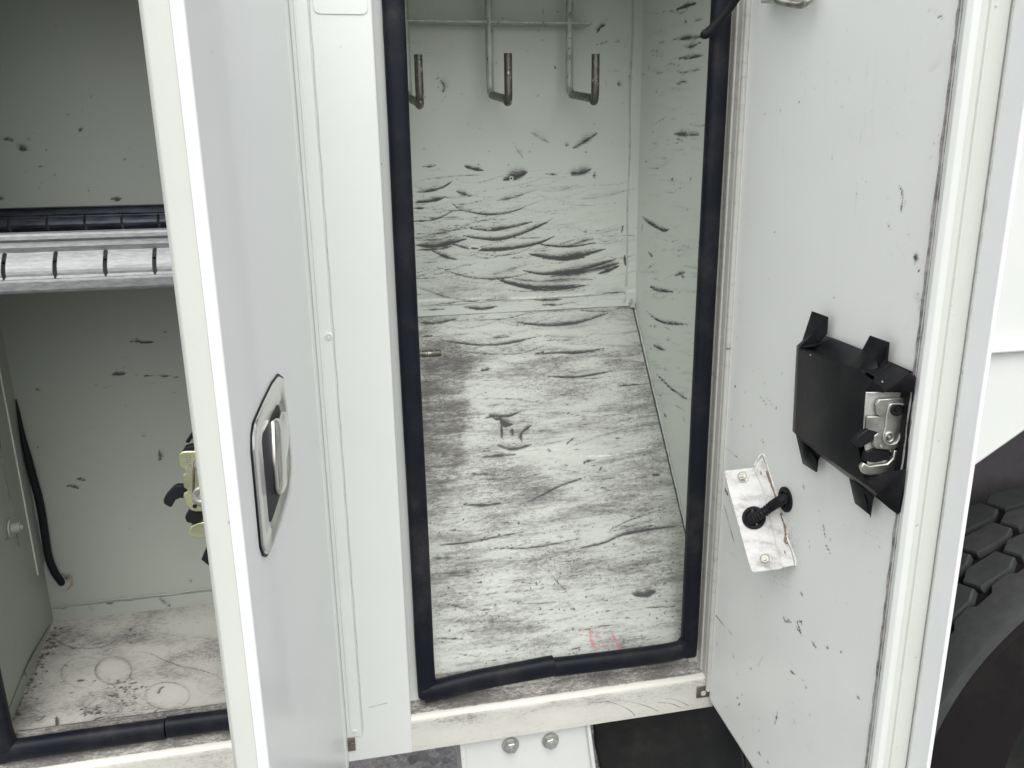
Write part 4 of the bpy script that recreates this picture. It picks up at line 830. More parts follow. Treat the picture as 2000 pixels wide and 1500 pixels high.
# ---- slotted shelf (lifts out): front and rear rails with divider slots, tray between
shelf = thing('shelf', (-0.35, .2, -.17), 'galvanised steel shelf with slotted front rail across the left compartment', 'shelf')
def rail_mesh(name, prof, x0, x1, slots, sw_, ia, ib, mat):
    """profile (y,z) swept along x; at each slot the faces between profile rows ia..ib are left open"""
    xs = [x0]
    for s in slots: xs += [s-sw_/2, s-sw_*.25, s+sw_*.25, s+sw_/2]
    xs += [x1]; xs = sorted(xs); n = len(prof); vs = []; fs = []
    for x in xs: vs += [Vector((x, y, z)) for y, z in prof]
    for i in range(len(xs)-1):
        xm = (xs[i]+xs[i+1])/2; d = min(abs(xm-s) for s in slots)
        for j in range(n-1):
            if d < sw_/2:
                if ia < j < ib or (j in (ia, ib) and d < sw_*.25): continue
            fs.append((i*n+j, (i+1)*n+j, (i+1)*n+j+1, i*n+j+1))
    me = raw(name, vs, fs, M[mat], 40, False); return me
pf = [(.060, -.1005), (.032, -.1005), (.0295, -.1030), (.0290, -.1085), (.0315, -.1105), (.0345, -.1115), (.0330, -.1190), (.0345, -.1235), (.0350, -.1255)]
for k in range(9):
    t = k/8; pf.append((.0350-.013*math.sin(t*math.pi*.62)**1.0-.005*t, -.1265-.030*t))
pf += [(.0155, -.1590), (.0120, -.1605), (.0115, -.1630), (.0125, -.1740), (.0150, -.1775), (.0200, -.1790), (.060, -.1790)]
fs_ = [-.637, -.573]+[-0.509+0.0634*i for i in range(9)]
fr = obj('front_rail', rail_mesh('front_rail', pf, -.602, -.052, [x for x in fs_ if x > -.59 and x < -.06], .0052, 8, 17, 'galv'), shelf, 'galvanised front rail'); s_ = fr.modifiers.new('s', 'SOLIDIFY'); s_.thickness = .0014; s_.offset = -1
fr.modifiers.new('b', 'BEVEL').width = .0004
pr_ = [(.36, -.084), (.375, -.084), (.378, -.087), (.377, -.098), (.372, -.1005)]
for k in range(7):
    t = k/6; pr_.append((.372-.007*math.sin(t*math.pi), -.1015-.024*t))
pr_ += [(.371, -.131), (.369, -.140), (.36, -.142)]
rs_ = [-.549+.0595*i for i in range(9)]
br = obj('rear_rail', rail_mesh('rear_rail', [(y-.004, z) for y, z in pr_], -.602, -.052, rs_, .0042, 4, 10, 'dgalv'), shelf, 'dark blue grey rear rail'); s_ = br.modifiers.new('s', 'SOLIDIFY'); s_.thickness = .0014; s_.offset = -1
obj('shelf_tray', raw('shelf_tray', *boxv(-.601, -.053, .055, .365, -.1425, -.1405), M['dgalv']), shelf)

# ================================================================== left door (seen from outside, swung out past square)
bL = R(84.5); HL = Vector((-0.050, 0, 0)); dL = Vector((-math.cos(bL), -math.sin(bL), 0)); nL = Vector((math.sin(bL), -math.cos(bL), 0))
def LD(px, py, h=0.0):
    P = onp(px, py, HL+nL*h, nL)-HL; return P.dot(dL), P.z
def lpt(w, z, h=0.0): return HL+dL*w+nL*h+Vector((0, 0, z))
wE = LD(370, 0)[0]; wE2 = LD(495, 1300)[0]; wE = (wE+wE2)/2
# outer skin, its hemmed edge, then the box behind it
sk = fillet([(0.004, 0.0), (wE, 0.0), (wE+.001, -0.0105), (wE-.020, -0.0105), (0.004, -0.0105)], [.004, .0032, .002, 0, 0], 5)
ldoor = obj('door', raw('door', *sweepv(sk, True, (HL.x, HL.y, -0.990), (HL.x, HL.y, ZTOP), dL, nL), M['door_outer']), T, 'left door seen from outside with steel paddle handle')
bx = fillet([(0.020, -0.0107), (wE-.002, -0.0107), (wE-.006, -0.031), (wE-.016, -0.0365), (0.024, -0.0365)], [0, .001, .004, .006, .004], 4)
obj('door_pan', raw('door_pan', *sweepv(bx, True, (HL.x, HL.y, -0.960), (HL.x, HL.y, ZTOP-.03), dL, nL), M['edge']), ldoor)
# raised hinge roll at the hinge side
obj('hinge_roll', raw('hinge_roll', *sweepv(fillet([(-.004, -.004), (.0155, -.004), (.019, .0012), (.010, .0034), (-.003, .0030)], [.001, .001, .003, .004, .003], 4), True, (HL.x, HL.y, -0.985), (HL.x, HL.y, ZTOP), dL, nL), M['outer']), ldoor)
# -- flush handle
def ringplate(outer, inner, pt, h0, h1, n=72):
    def rs(P):
        P = [Vector(p) for p in P]; c = sum(P, Vector((0, 0)))/len(P); out = []
        for k in range(n):
            a = math.tau*k/n; d = Vector((math.cos(a), math.sin(a))); best = None
            for i in range(len(P)):
                p, q = P[i]-c, P[(i+1) % len(P)]-c; e = q-p; den = d.x*(-e.y)+d.y*e.x
                if abs(den) < 1e-12: continue
                t = (p.x*(-e.y)+p.y*e.x)/den; s = (d.x*p.y-d.y*p.x)/den
                if t > 0 and -1e-6 <= s <= 1+1e-6: best = t if best is None else max(best, t)
            out.append(c+d*(best or 0))
        return out
    O, I = rs(outer), rs(inner)
    c = sum(O, Vector((0, 0)))/n
    L = [[pt(*(c+(p-c)*1.0), h0) for p in O], [pt(*(c+(p-c)*.998), h1-.0015) for p in O], [pt(*(c+(p-c)*.985), h1) for p in O], [pt(*p, h1) for p in I]]
    ci = sum(I, Vector((0, 0)))/n
    L += [[pt(*(ci+(p-ci)*.96), h1-.001) for p in I], [pt(*(ci+(p-ci)*.80), h0+.0008) for p in I]]
    v = [p for l in L for p in l]; f = []
    for a in range(len(L)-1): f += [(a*n+i, a*n+(i+1) % n, (a+1)*n+(i+1) % n, (a+1)*n+i) for i in range(n)]
    f.append(tuple(range((len(L)-1)*n, len(L)*n)))
    return v, f
hh = 0.0035
HO = [(547, 733), (535, 750), (519, 783), (506, 813), (500, 828), (497, 850), (497, 880), (514, 1065), (519, 1081), (525, 1083), (532, 1070), (552, 1018), (568, 965), (572, 925), (572, 890), (564, 810), (556, 740)]
outer2 = [LD(x, y, hh) for x, y in HO]
inner2 = [LD(x, y, hh) for x, y in ((544, 778), (530, 808), (512, 843), (511, 862), (526, 1030), (530, 1038), (534, 1030), (556, 960), (562, 925), (561, 860), (554, 800), (549, 780))]
hp = obj('handle_plate', raw('handle_plate', *ringplate(outer2, inner2, lpt, 0.0002, hh), M['chrome'], 30), ldoor)
ik = sum((Vector(p) for p in inner2), Vector((0, 0)))/len(inner2)
obj('handle_dish', raw('handle_dish', *prismv([lpt(*(ik+(Vector(p)-ik)*.86), .0012) for p in inner2], nL*.0003), M['nut'], 30), ldoor)  # pale matte plate added: bright reflection in the dish put into colour
gk = Vector((sum(p[0] for p in outer2)/len(outer2), sum(p[1] for p in outer2)/len(outer2)))
obj('handle_gasket', raw('handle_gasket', *prismv([lpt(*(gk+(Vector(p)-gk)*1.022), 0.0001) for p in outer2], nL*0.0018), M['cable']), ldoor)
# paddle: bulging grip lying across the dish
pa = [LD(x, y, .006) for x, y in ((536, 822), (541, 816), (547, 818), (552, 804), (560, 804), (564, 830), (563, 865), (559, 890), (556, 915), (559, 950), (554, 962), (547, 966), (543, 956), (539, 900))]
pc = Vector((sum(p[0] for p in pa)/len(pa), sum(p[1] for p in pa)/len(pa)))
lv = []; n_ = len(pa)
for k_, h_ in ((1.0, .0012), (1.0, .0055), (.94, .0072), (.80, .0082), (.45, .0086)):
    lv += [lpt(*(pc+(Vector(p)-pc)*k_), h_) for p in pa]
lf = [tuple(range(n_)), tuple(range(5*n_-1, 4*n_-1, -1))]+[(a*n_+i, a*n_+(i+1) % n_, (a+1)*n_+(i+1) % n_, (a+1)*n_+i) for a in range(4) for i in range(n_)]
pd_ = obj('handle_paddle', raw('handle_paddle', lv, lf, M['chrome'], 60), ldoor); s_ = pd_.modifiers.new('s', 'BEVEL'); s_.width = .0008; s_.segments = 2
# -- latch on the inside of the left door: stamped plate facing the camera, black levers
def stamped(pts2, thick, y, mat, name, parent, holes=()):
    v, f = prismv([on(x, yy, 1, y) for x, yy in pts2], (0, thick, 0))
    return obj(name, raw(name, v, f, M[mat]), parent, bevel=.0009)
k9 = lambda X, Y: (300+X*.2132, 800+Y*.2133)
yl = -0.405
plate = stamped([k9(*p) for p in ((262, 388), (300, 382), (470, 380), (560, 380), (560, 935), (380, 935), (335, 920), (295, 870), (272, 800), (275, 768), (305, 752), (312, 738), (295, 728), (275, 712), (268, 600), (288, 588), (292, 570), (270, 545), (240, 530), (232, 460), (238, 410))], .003, yl, 'yzinc', 'latch_plate', ldoor)
# raised boss of the stamping
q = [on(*k9(*p), 1, yl-.0006) for p in ((560, 440), (430, 445), (390, 465), (372, 510), (364, 800), (375, 840), (410, 870), (450, 882), (560, 882))]
obj('latch_groove', raw('latch_groove', *tubev(smooth_path(q, 5), .0011, 8), M['clip'], 60), ldoor)
for X, Y, r_ in ((440, 500, .0070), (440, 790, .0095)):
    c = on(*k9(X, Y), 1, yl)
    obj('pivot_rivet', join_raw('pivot_rivet', [ring_v(c, (0, -1, 0), r_*.45, r_, .0018), disc_v(c, (0, -1, 0), r_*.42, .0030, 18, r_*.3)], M['zinc']), ldoor)
c = on(*k9(378, 885), 1, yl); obj('pin_hole', join_raw('pin_hole', [disc_v(c, (0, -1, 0), .0022, .0003, 14)], M['plastic2']), ldoor)
stamped([k9(*p) for p in ((275, 700), (215, 698), (180, 712), (110, 785), (88, 830), (95, 865), (140, 893), (165, 893), (200, 830), (240, 812), (278, 812), (310, 745))], .008, yl+.004, 'plastic2', 'latch_lever', ldoor)
stamped([k9(*p) for p in ((320, 925), (285, 985), (300, 1030), (360, 1052), (420, 1030), (480, 975), (560, 930))], .008, yl+.004, 'plastic2', 'latch_lever', ldoor)
stamped([k9(*p) for p in ((258, 388), (285, 350), (340, 335), (560, 335), (560, 388))], .01, yl+.003, 'plastic2', 'latch_housing', ldoor)
stamped([k9(*p) for p in ((345, 1070), (400, 1040), (480, 1028), (560, 1025), (560, 1170), (420, 1178), (335, 1165), (320, 1125))], .010, yl+.006, 'yzinc', 'latch_arm', ldoor)
stamped([k9(*p) for p in ((560, 60), (380, 165), (330, 240), (288, 300), (325, 310), (355, 262), (375, 330), (560, 330))], .012, yl+.012, 'plastic', 'latch_cover', ldoor)
stamped([k9(*p) for p in ((490, 1170), (495, 1250), (435, 1375), (540, 1462), (620, 1480), (620, 1170))], .012, yl+.012, 'plastic', 'latch_cover', ldoor)
# stamped word on the plate
cu = bpy.data.curves.new('t', 'FONT'); cu.body = 'PATENTED'; cu.size = 1; cu.extrude = .02; cu.align_x = 'CENTER'; cu.align_y = 'CENTER'; cu.space_character = 1.1
to = bpy.data.objects.new('t', cu); COL.objects.link(to); dg = bpy.context.evaluated_depsgraph_get(); dg.update()
tm = bpy.data.meshes.new_from_object(to.evaluated_get(dg)); bpy.data.objects.remove(to)
t0 = on(*k9(350, 632), 1, yl-.0003); t1 = on(*k9(315, 415), 1, yl-.0003); ax = (t1-t0); Lw = ax.length; ax.normalize(); upv = Vector((-ax.z, 0, ax.x)); upv = -upv if upv.x > 0 else upv
wd = max(v_.co.x for v_ in tm.vertices)-min(v_.co.x for v_ in tm.vertices); sc_ = Lw/wd; mid = (t0+t1)/2
for v_ in tm.vertices:
    x, y, z = v_.co; v_.co = mid+ax*(x*sc_)+upv*(y*sc_*1.25)+Vector((0, -1, 0))*(z*.012)
tm.name = 'stamped_lettering'; finish(tm, M['dirtseam'], 30, False)
obj('stamped_lettering', tm, ldoor)

# ================================================================== right door (seen from inside)
bR = R(91.5); HR = Vector((0.5955, -0.004, 0)); dR = Vector((math.cos(bR), -math.sin(bR), 0)); nR = Vector((math.sin(bR), math.cos(bR), 0)); inR = -nR
def RD(px, py, h=0.0):
    P = onp(px, py, HR+inR*h, nR)-HR; return P.dot(dR), P.z
def rpt(w, z, h=0.0): return HR+dR*w+inR*h+Vector((0, 0, z))
def rp(px, py, h=0.0): return rpt(*RD(px, py, h), h)
wi = (RD(1892, 0)[0]+RD(1820, 560)[0]+RD(1702, 1500)[0])/3
to_ = 0.046     # pan depth
rs2 = fillet([(0.000, -to_), (wi+.034, -to_), (wi+.034, -to_-.006), (0.000, -to_-.006)], [0, .0015, .003, .003], 4)
rdoor = obj('door', raw('door', *sweepv(rs2, True, (HR.x, HR.y, -0.992), (HR.x, HR.y, ZTOP), dR, inR), M['door_outer']), T, 'right door seen from inside with black latch cover and cable bracket')
# edge profile of the pan: rounded arris, shallow channel, bead, channel (w outward, h toward the inside face)
ep = [(wi-.008, -.0005), (wi-.0005, -.0005), (wi+.0035, -.004), (wi+.0040, -.010), (wi+.0005, -.0125), (wi+.0005, -.0215), (wi+.0030, -.0225), (wi+.0030, -.0250), (wi+.0005, -.0262), (wi+.0018, -.0445), (wi-.008, -.0445)]
ep = fillet(ep, [0, .002, .003, .002, .001, .001, .001, .001, .001, .001, 0], 4)
obj('edge_roll', raw('edge_roll', *sweepv(fillet([(wi-.009, .0003), (wi-.0002, .0003), (wi+.0045, -.0038), (wi+.0050, -.0118), (wi-.002, -.0122)], [0, .002, .003, .0015, 0], 5), True, (HR.x, HR.y, -0.9855), (HR.x, HR.y, ZTOP-.021), dR, inR), M['outer']), rdoor)  # arris strip in lighter paint: its highlight is in the colour
edge = obj('door_edge', raw('door_edge', *sweepv(ep, True, (HR.x, HR.y, -0.985), (HR.x, HR.y, ZTOP-.02), dR, inR), M['edge']), rdoor)
# inner lining
zb_ = -0.958
dn = Sheet(rpt(0.003, zb_), dR, (0, 0, 1), wi-.013, ZTOP-.02-zb_, 0.0027, 0.0)
dn.d[..., 2] = 0.09
strokes(dn, Z8, [([(1155, 50), (1200, 58)], 6, .45), ([(1203, 78), (1232, 92)], 5, .8), ([(712, 342), (725, 345)], 3.5, .8), ([(805, 870), (808, 950), (798, 1060)], 5, .33), ([(1015, 908), (1030, 950), (1022, 1045)], 7, .8), ([(1045, 960), (1040, 1020)], 4, .7), ([(950, 1085), (978, 1125)], 5, .6), ([(1085, 1245), (1098, 1262), (1092, 1275)], 10, 1), ([(1075, 1258), (1118, 1262)], 3, .7), ([(1088, 1290), (1110, 1320), (1130, 1347)], 3, .75), ([(1045, 1108), (1082, 1190)], 4, .4), ([(985, 1160), (1060, 1290)], 5, .25), ([(1165, 760), (1172, 780)], 4, .6), ([(945, 960), (968, 972)], 4, .4), ([(432, 535), (438, 548)], 4.5, .8), ([(452, 572), (454, 578)], 3, .8), ([(1075, 508), (1080, 515)], 4, .8), ([(632, 168), (636, 180)], 3, .5), ([(850, 890), (860, 885)], 4, .6), ([(1170, 1015), (1185, 1035)], 5, .4), ([(730, 515), (745, 530)], 6, .4), ([(770, 370), (775, 405)], 5, .45), ([(700, 380), (712, 420)], 4, .3), ([(650, 430), (645, 520)], 3.5, .4), ([(830, 620), (825, 700)], 4, .4), ([(690, 730), (688, 790)], 5, .35), ([(1160, 350), (1220, 300)], 16, .25), ([(1180, 330), (1225, 260)], 8, .25), ([(1060, 200), (1040, 520)], 3, .28), ([(870, 180), (845, 560)], 3, .25), ([(1100, 1420), (1125, 1480)], 14, .35)])
for _ in range(26):
    x, y = Z8(random.gauss(1228, 18), random.gauss(690, 18)); dn.stroke([(x, y), (x+1.5, y+1)], 3.2, .7)
strokes(dn, Z8, [([(950, 1205), (970, 1230), (985, 1258)], 7, .7), ([(960, 1160), (970, 1170)], 7, .45)], 1)
strokes(dn, Z6, [([(330, 530), (352, 555), (375, 590)], 3, .7), ([(358, 523), (395, 575), (425, 605)], 3, .6), ([(210, 482), (218, 495)], 5, .8), ([(165, 785), (200, 815), (245, 845)], 3, .6), ([(163, 985), (180, 1020)], 8, .95), ([(180, 1020), (200, 1090), (212, 1140)], 3, .8), ([(158, 1060), (190, 1180), (225, 1302)], 3, .9), ([(545, 968), (552, 992)], 5, .9), ([(640, 1140), (650, 1200), (660, 1240)], 4, .9), ([(650, 1250), (678, 1302)], 4, .95), ([(680, 1225), (678, 1255)], 3, .7), ([(575, 1230), (580, 1290)], 3.5, .5), ([(250, 682), (258, 688)], 4, .8), ([(440, 422), (446, 424)], 3, .8), ([(345, 745), (358, 775)], 3.5, .8), ([(220, 245), (226, 250)], 4, .6), ([(195, 645), (198, 650)], 3.5, .7), ([(1080, 30), (1115, 90), (1110, 130)], 14, .3), ([(285, 690), (300, 665)], 3, .5), ([(150, 1200), (180, 1230)], 4, .3), ([(190, 1290), (240, 1350)], 4, .3), ([(610, 1070), (640, 1130)], 2.5, .4)])
strokes(dn, Z7, [([(118, 860), (126, 870)], 7, .85), ([(55, 945), (62, 962), (85, 968)], 4, .9), ([(105, 965), (115, 990), (122, 1015)], 5, .9), ([(158, 1035), (178, 1062)], 6, .9), ([(214, 1060), (224, 1063)], 6, .9), ([(265, 1075), (271, 1078)], 5, .8), ([(22, 1342), (36, 1288)], 2.5, .7), ([(325, 1238), (338, 1250)], 8, .6), ([(85, 1140), (92, 1155)], 5, .5), ([(150, 1300), (155, 1310)], 5, .5), ([(245, 880), (250, 900)], 4, .4), ([(285, 890), (288, 905)], 4, .5), ([(130, 465), (136, 480)], 4, .7)])
strokes(dn, Z9, [([(588, 5), (650, 85), (720, 165), (795, 247)], 3, .65), ([(1365, 105), (1400, 165), (1437, 212)], 4, .9), ([(1310, 535), (1335, 570), (1372, 588)], 5, .9), ([(1205, 895), (1190, 990), (1168, 1085)], 3, .85), ([(1000, 1338), (1030, 1382)], 4, .9), ([(1000, 512), (1028, 460), (1052, 408)], 2.5, .6), ([(1005, 1000), (1018, 1040)], 3, .7), ([(1010, 1100), (1020, 1160)], 3, .6), ([(930, 525), (936, 540)], 5, .8), ([(755, 390), (768, 430)], 8, .5), ([(1255, 30), (1258, 40)], 5, .9), ([(595, 290), (602, 300)], 5, .7), ([(790, 815), (812, 822)], 5, .7), ([(805, 895), (830, 872)], 5, .8), ([(840, 770), (852, 795)], 5, .6), ([(1430, 60), (1428, 120)], 4, .8), ([(1380, 75), (1425, 70)], 4, .8), ([(1290, 40), (1330, 90)], 5, .6), ([(1455, 690), (1478, 725)], 5, .8), ([(1435, 645), (1445, 660)], 5, .8), ([(1350, 1020), (1362, 1075)], 6, .5), ([(1095, 1440), (1100, 1452)], 6, .9), ([(680, 905), (720, 900)], 5, .3), ([(795, 570), (802, 592)], 4, .6)])
r2 = random.Random(77)
for _ in range(170):
    x = r2.uniform(1440, 1870); y = r2.uniform(0, 1500); a = r2.gauss(1.5, .5); L_ = r2.uniform(0.5, 9); dn.stroke([(x, y), (x+math.cos(a)*L_, y+math.sin(a)*L_)], r2.uniform(1.2, 3.2), r2.uniform(.3, .75), 0)
for _ in range(16):
    x = r2.uniform(1480, 1840); y = r2.uniform(20, 420); dn.stroke([(x, y), (x-4, y+r2.uniform(40, 150))], r2.uniform(4, 9), r2.uniform(.10, .2), 0)
dn.blob(1450, 1300, 60, 160, .10); dn.blob(1600, 1420, 200, 60, .12); dn.blob(1500, 1130, 60, 120, .12)
for x, y, rx, ry, a in ((1490, 1010, 60, 90, .35), (1540, 1090, 30, 60, .3), (1610, 960, 40, 40, .2), (1700, 1040, 60, 40, .25), (1820, 400, 30, 300, .12)): dn.blob(x, y, rx, ry, a)
lining = dn.build('door_lining', M['door_in'], rdoor, thick=.04)
# frame round the lining: hinge side strip, foot strip
hs_ = fillet([(-.002, -.045), (-.002, -.002), (.0025, .0004), (.0035, -.045)], [0, .002, .001, 0], 3)
obj('edge_strip', raw('edge_strip', *sweepv(hs_, True, (HR.x, HR.y, zb_-.004), (HR.x, HR.y, ZTOP-.02), dR, inR), M['edge']), rdoor)
fp = fillet([(zb_-.0005, .0004), (zb_-.0035, .0010), (zb_-.009, -.004), (zb_-.020, -.012), (zb_-.022, -.045), (zb_-.0005, -.045)], [0, .001, .002, .003, 0, 0], 3)
obj('edge_strip', raw('edge_strip', *sweepv([(z, h) for z, h in fp], True, rpt(.004, 0), rpt(wi-.002, 0), (0, 0, 1), inR), M['edge']), rdoor)
# dirty sealant seam along the free edge
sq = []
for i in range(150):
    z = -0.955+i*0.0094
    if z > ZTOP-.03: break
    sq.append(rpt(wi-.0105+random.uniform(-.0006, .0006), z, .0006))
obj('sealant_seam', raw('sealant_seam', *tubev(sq, [.0011+.0009*random.random() for _ in sq], 6), M['dirtseam']), rdoor)
sq = [rpt(wi-.0060+random.uniform(-.0004, .0004), -0.955+i*0.0094, .0002) for i in range(149)]
obj('sealant_seam', raw('sealant_seam', *tubev(sq, [.0004+.0007*random.random() for _ in sq], 6), M['dirtseam']), rdoor)
# drip of paint on the edge channel, seam line
sq = [rpt(wi+.0035+random.uniform(-.0003, .0003), -0.98+i*0.01, -.0455) for i in range(142)]
obj('caulk_line', raw('caulk_line', *tubev(sq, .0011, 6), M['jamb']), edge)
c = onp(1874, 888, HR+dR*(wi+.0065), dR)
obj('paint_drip', raw('paint_drip', *tubev(smooth_path([c+Vector((.000, 0, .012)), c+Vector((-.003, -.001, .006)), c+Vector((-.003, -.001, -.003)), c+Vector((.001, -.001, -.008)), c+Vector((.004, -.001, -.003)), c+Vector((.003, -.001, .004)), c+Vector((.000, -.0, .008))], 5), .0026, 8), M['outer'], 60), edge)

# ---- latch cover: box with two tabs above and below, open end showing the latch
HB = 0.030
P = rp
def shell(name, quads, mat, parent, thick=.002, ang=25):
    vs, fs = [], []
    for q in quads:
        k = len(vs); vs += q; fs.append(tuple(range(k, k+len(q))))
    me = raw(name, vs, fs, M[mat], ang)
    bm = bmesh.new(); bm.from_mesh(me); bmesh.ops.remove_doubles(bm, verts=bm.verts, dist=1e-5); bmesh.ops.recalc_face_normals(bm, faces=bm.faces); bm.to_mesh(me); bm.free()
    finish(me, None, ang)
    o = obj(name, me, parent); s_ = o.modifiers.new('s', 'SOLIDIFY'); s_.thickness = thick; s_.offset = 0
    b_ = o.modifiers.new('b', 'BEVEL'); b_.width = .0009; b_.segments = 2; b_.limit_method = 'ANGLE'
    return o
# face (h=HB): outline in photo; zoom G: (1500+X*.3, 580+Y*.3)
G = lambda X, Y: (1500+X*.3, 580+Y*.3)
# main face, top bevel slope, left side
A1 = P(*G(190, 318), HB*.55); A2 = P(*G(163, 875), HB*.8)
F1 = P(*G(205, 330), HB); F2 = P(*G(590, 470), HB); F3 = P(*G(690, 545), HB); F4 = P(*G(650, 600), HB); F5 = P(*G(640, 760), HB); F6 = P(*G(590, 985), HB); F7 = P(*G(625, 1180), HB); F8 = P(*G(712, 1275), HB); F9 = P(*G(185, 895), HB)
T1 = P(*G(290, 230), .010); T2 = P(*G(430, 270), .006); T3 = P(*G(620, 345), .006); T4 = P(*G(800, 425), .006); T5 = P(*G(940, 487), .006); T6 = P(*G(962, 540), .004)
B1 = P(*G(185, 905), HB*.6); B2 = P(*G(345, 1035), .012); B3 = P(*G(530, 1175), .012); B4 = P(*G(700, 1300), .012); B5 = P(*G(845, 1418), .004)
faces = [
    [F1, F2, F3, F4, F5, F6, F7, F8, F9],
    [A1, F1, F9, A2],
    [A1, T1, T2, T3, F2, F1],
    [T3, T4, P(*G(690, 515), HB*.92), F2],
    [T4, T5, P(*G(778, 610), HB*.85), F3, P(*G(690, 515), HB*.92)],
    [F9, F8, B4, B3, B2, B1],
]
cover = shell('latch_cover', faces, 'plastic', rdoor)
# shadowed pocket behind the latch: back plate lying on the door, and lower cheek
pocket = [P(*G(x, y), .0012) for x, y in ((640, 470), (900, 470), (945, 490), (962, 530), (935, 720), (905, 1030), (880, 1290), (860, 1400), (845, 1418), (790, 1380), (700, 1300), (600, 1190), (560, 900))]
obj('latch_pocket', raw('latch_pocket', *prismv(pocket, nR*.001), M['plastic2']), rdoor, bevel=.0006)
shell('latch_cheek', [[F7, F8, P(*G(715, 1290), .012), P(*G(845, 1418), .003), P(*G(880, 1240), .003), P(*G(895, 1120), .004), P(*G(700, 1150), .018), P(*G(640, 1165), .026)]], 'plastic', rdoor)
shell('latch_cheek', [[P(*G(778, 610), HB*.85), P(*G(905, 500), .010), P(*G(940, 487), .006), P(*G(960, 545), .004), P(*G(950, 620), .004), P(*G(820, 620), .016)]], 'plastic', rdoor)
shell('latch_cheek', [[F3, P(*G(778, 610), HB*.85), P(*G(720, 640), .018), P(*G(700, 760), .016), P(*G(640, 780), .022), F4]], 'plastic2', rdoor)
# tabs
def tab(tip, base, w_h=.012):
    shell('cover_tab', [[P(*G(*p), h) for p, h in tip], [P(*G(*p), h) for p, h in base]], 'plastic', rdoor)
tab([((287, 92), .016), ((392, 130), .010), ((385, 240), .009), ((325, 300), .018), ((305, 235), .022), ((225, 285), .020)], [((225, 285), .020), ((305, 235), .022), ((325, 300), .018), ((310, 320), .030), ((205, 330), .030)])
tab([((665, 250), .016), ((792, 295), .010), ((780, 415), .008), ((700, 490), .020), ((675, 405), .024), ((585, 450), .024), ((615, 345), .018)], [((585, 450), .024), ((675, 405), .024), ((700, 490), .020), ((685, 515), .028), ((590, 468), .030)])
tab([((185, 900), .020), ((270, 965), .020), ((325, 1095), .012), ((318, 1142), .010), ((228, 1085), .012)], [((270, 965), .020), ((345, 1030), .010), ((330, 1060), .008), ((320, 1140), .009)])
tab([((530, 1180), .020), ((620, 1240), .018), ((690, 1295), .012), ((668, 1423), .008), ((568, 1342), .012)], [((620, 1240), .018), ((640, 1260), .004), ((670, 1380), .004), ((668, 1423), .008)])
for a_, b_, r_ in (((212, 340), (585, 478), .0014), ((300, 320), (420, 275), .0010), ((690, 545), (775, 612), .0013), ((205, 345), (182, 880), .0009), ((700, 1262), (190, 905), .0012), ((440, 285), (610, 352), .0016), ((690, 515), (800, 430), .0012), ((800, 432), (935, 492), .0015)):
    hh_ = {(212, 340): (HB, HB), (300, 320): (.024, .008), (690, 545): (HB, HB*.85), (205, 345): (HB, HB), (700, 1262): (HB, HB), (440, 285): (.007, .007), (690, 515): (HB*.92, .007), (800, 432): (.007, .007)}[a_]
    obj('moulded_rib', raw('moulded_rib', *tubev([P(*G(*a_), hh_[0]), P(*G(*b_), hh_[1])], r_, 8), M['plastic'], 60), rdoor)
for X, Y in ((278, 378), (745, 552)):
    obj('paint_fleck', join_raw('paint_fleck', [disc_v(P(*G(X, Y), HB+.001), inR, .0011, .0004, 10)], M['caulk']), rdoor)
# latch mechanism, plate facing the free edge
def RL(X, Y, w=None):
    return onp(*G(X, Y), rpt(WLAT, 0), dR)
WLAT = RD(1740, 800, .015)[0]
def st2(pts2, thick, dw, mat, name, bev=.0008, label=None):
    v, f = prismv([onp(*G(*p), rpt(WLAT+dw, 0), dR) for p in pts2], dR*(-thick))
    return obj(name, raw(name, v, f, M[mat]), rdoor, label, bevel=bev)
st2([(640, 620), (950, 620), (930, 900), (890, 1160), (660, 1150), (620, 900)], .002, -.006, 'nut', 'latch_backing')
st2([(725, 668), (860, 658), (905, 655), (890, 900), (865, 960), (820, 998), (705, 990), (690, 965), (693, 905), (718, 888), (708, 880), (650, 865), (648, 780), (712, 778), (735, 782), (715, 765), (708, 700)], .004, 0, 'zinc', 'latch_plate')
q = [onp(*G(*p), rpt(WLAT+.0008, 0), dR) for p in ((885, 700), (800, 700), (775, 760), (765, 850), (752, 900), (760, 945), (800, 962), (845, 940), (870, 860), (885, 740))]
obj('latch_groove', raw('latch_groove', *tubev(smooth_path(q, 5), .0010, 8), M['nut'], 60), rdoor)
for X, Y, r_, mt in ((838, 735, .0070, 'plastic2'), (790, 915, .0068, 'zinc')):
    c = onp(*G(X, Y), rpt(WLAT+.0005, 0), dR)
    obj('pivot_rivet', join_raw('pivot_rivet', [ring_v(c, dR, r_*.5, r_, .0014), disc_v(c, dR, r_*.42, .0026, 18, r_*.28)], M[mt]), rdoor)
c = onp(*G(737, 972), rpt(WLAT+.0002, 0), dR); obj('pin_hole', join_raw('pin_hole', [ring_v(c, dR, .0008, .0017, .0005)], M['nut']), rdoor)
st2([(715, 880), (720, 868), (650, 862), (590, 905), (562, 950), (600, 985), (680, 940), (700, 905)], .007, -.001, 'plastic2', 'latch_lever')
st2([(690, 990), (640, 1010), (625, 1070), (700, 1080), (790, 1060), (812, 1020), (790, 1000)], .006, -.003, 'plastic2', 'latch_lever')
st2([(605, 1110), (625, 1080), (660, 1100), (780, 1085), (815, 1050), (822, 1000), (900, 1000), (890, 1120), (820, 1145), (660, 1165), (620, 1150)], .006, -.001, 'zinc', 'latch_catch', .0014)
st2([(900, 735), (925, 740), (922, 765), (898, 765)], .002, .001, 'plastic2', 'latch_stop')

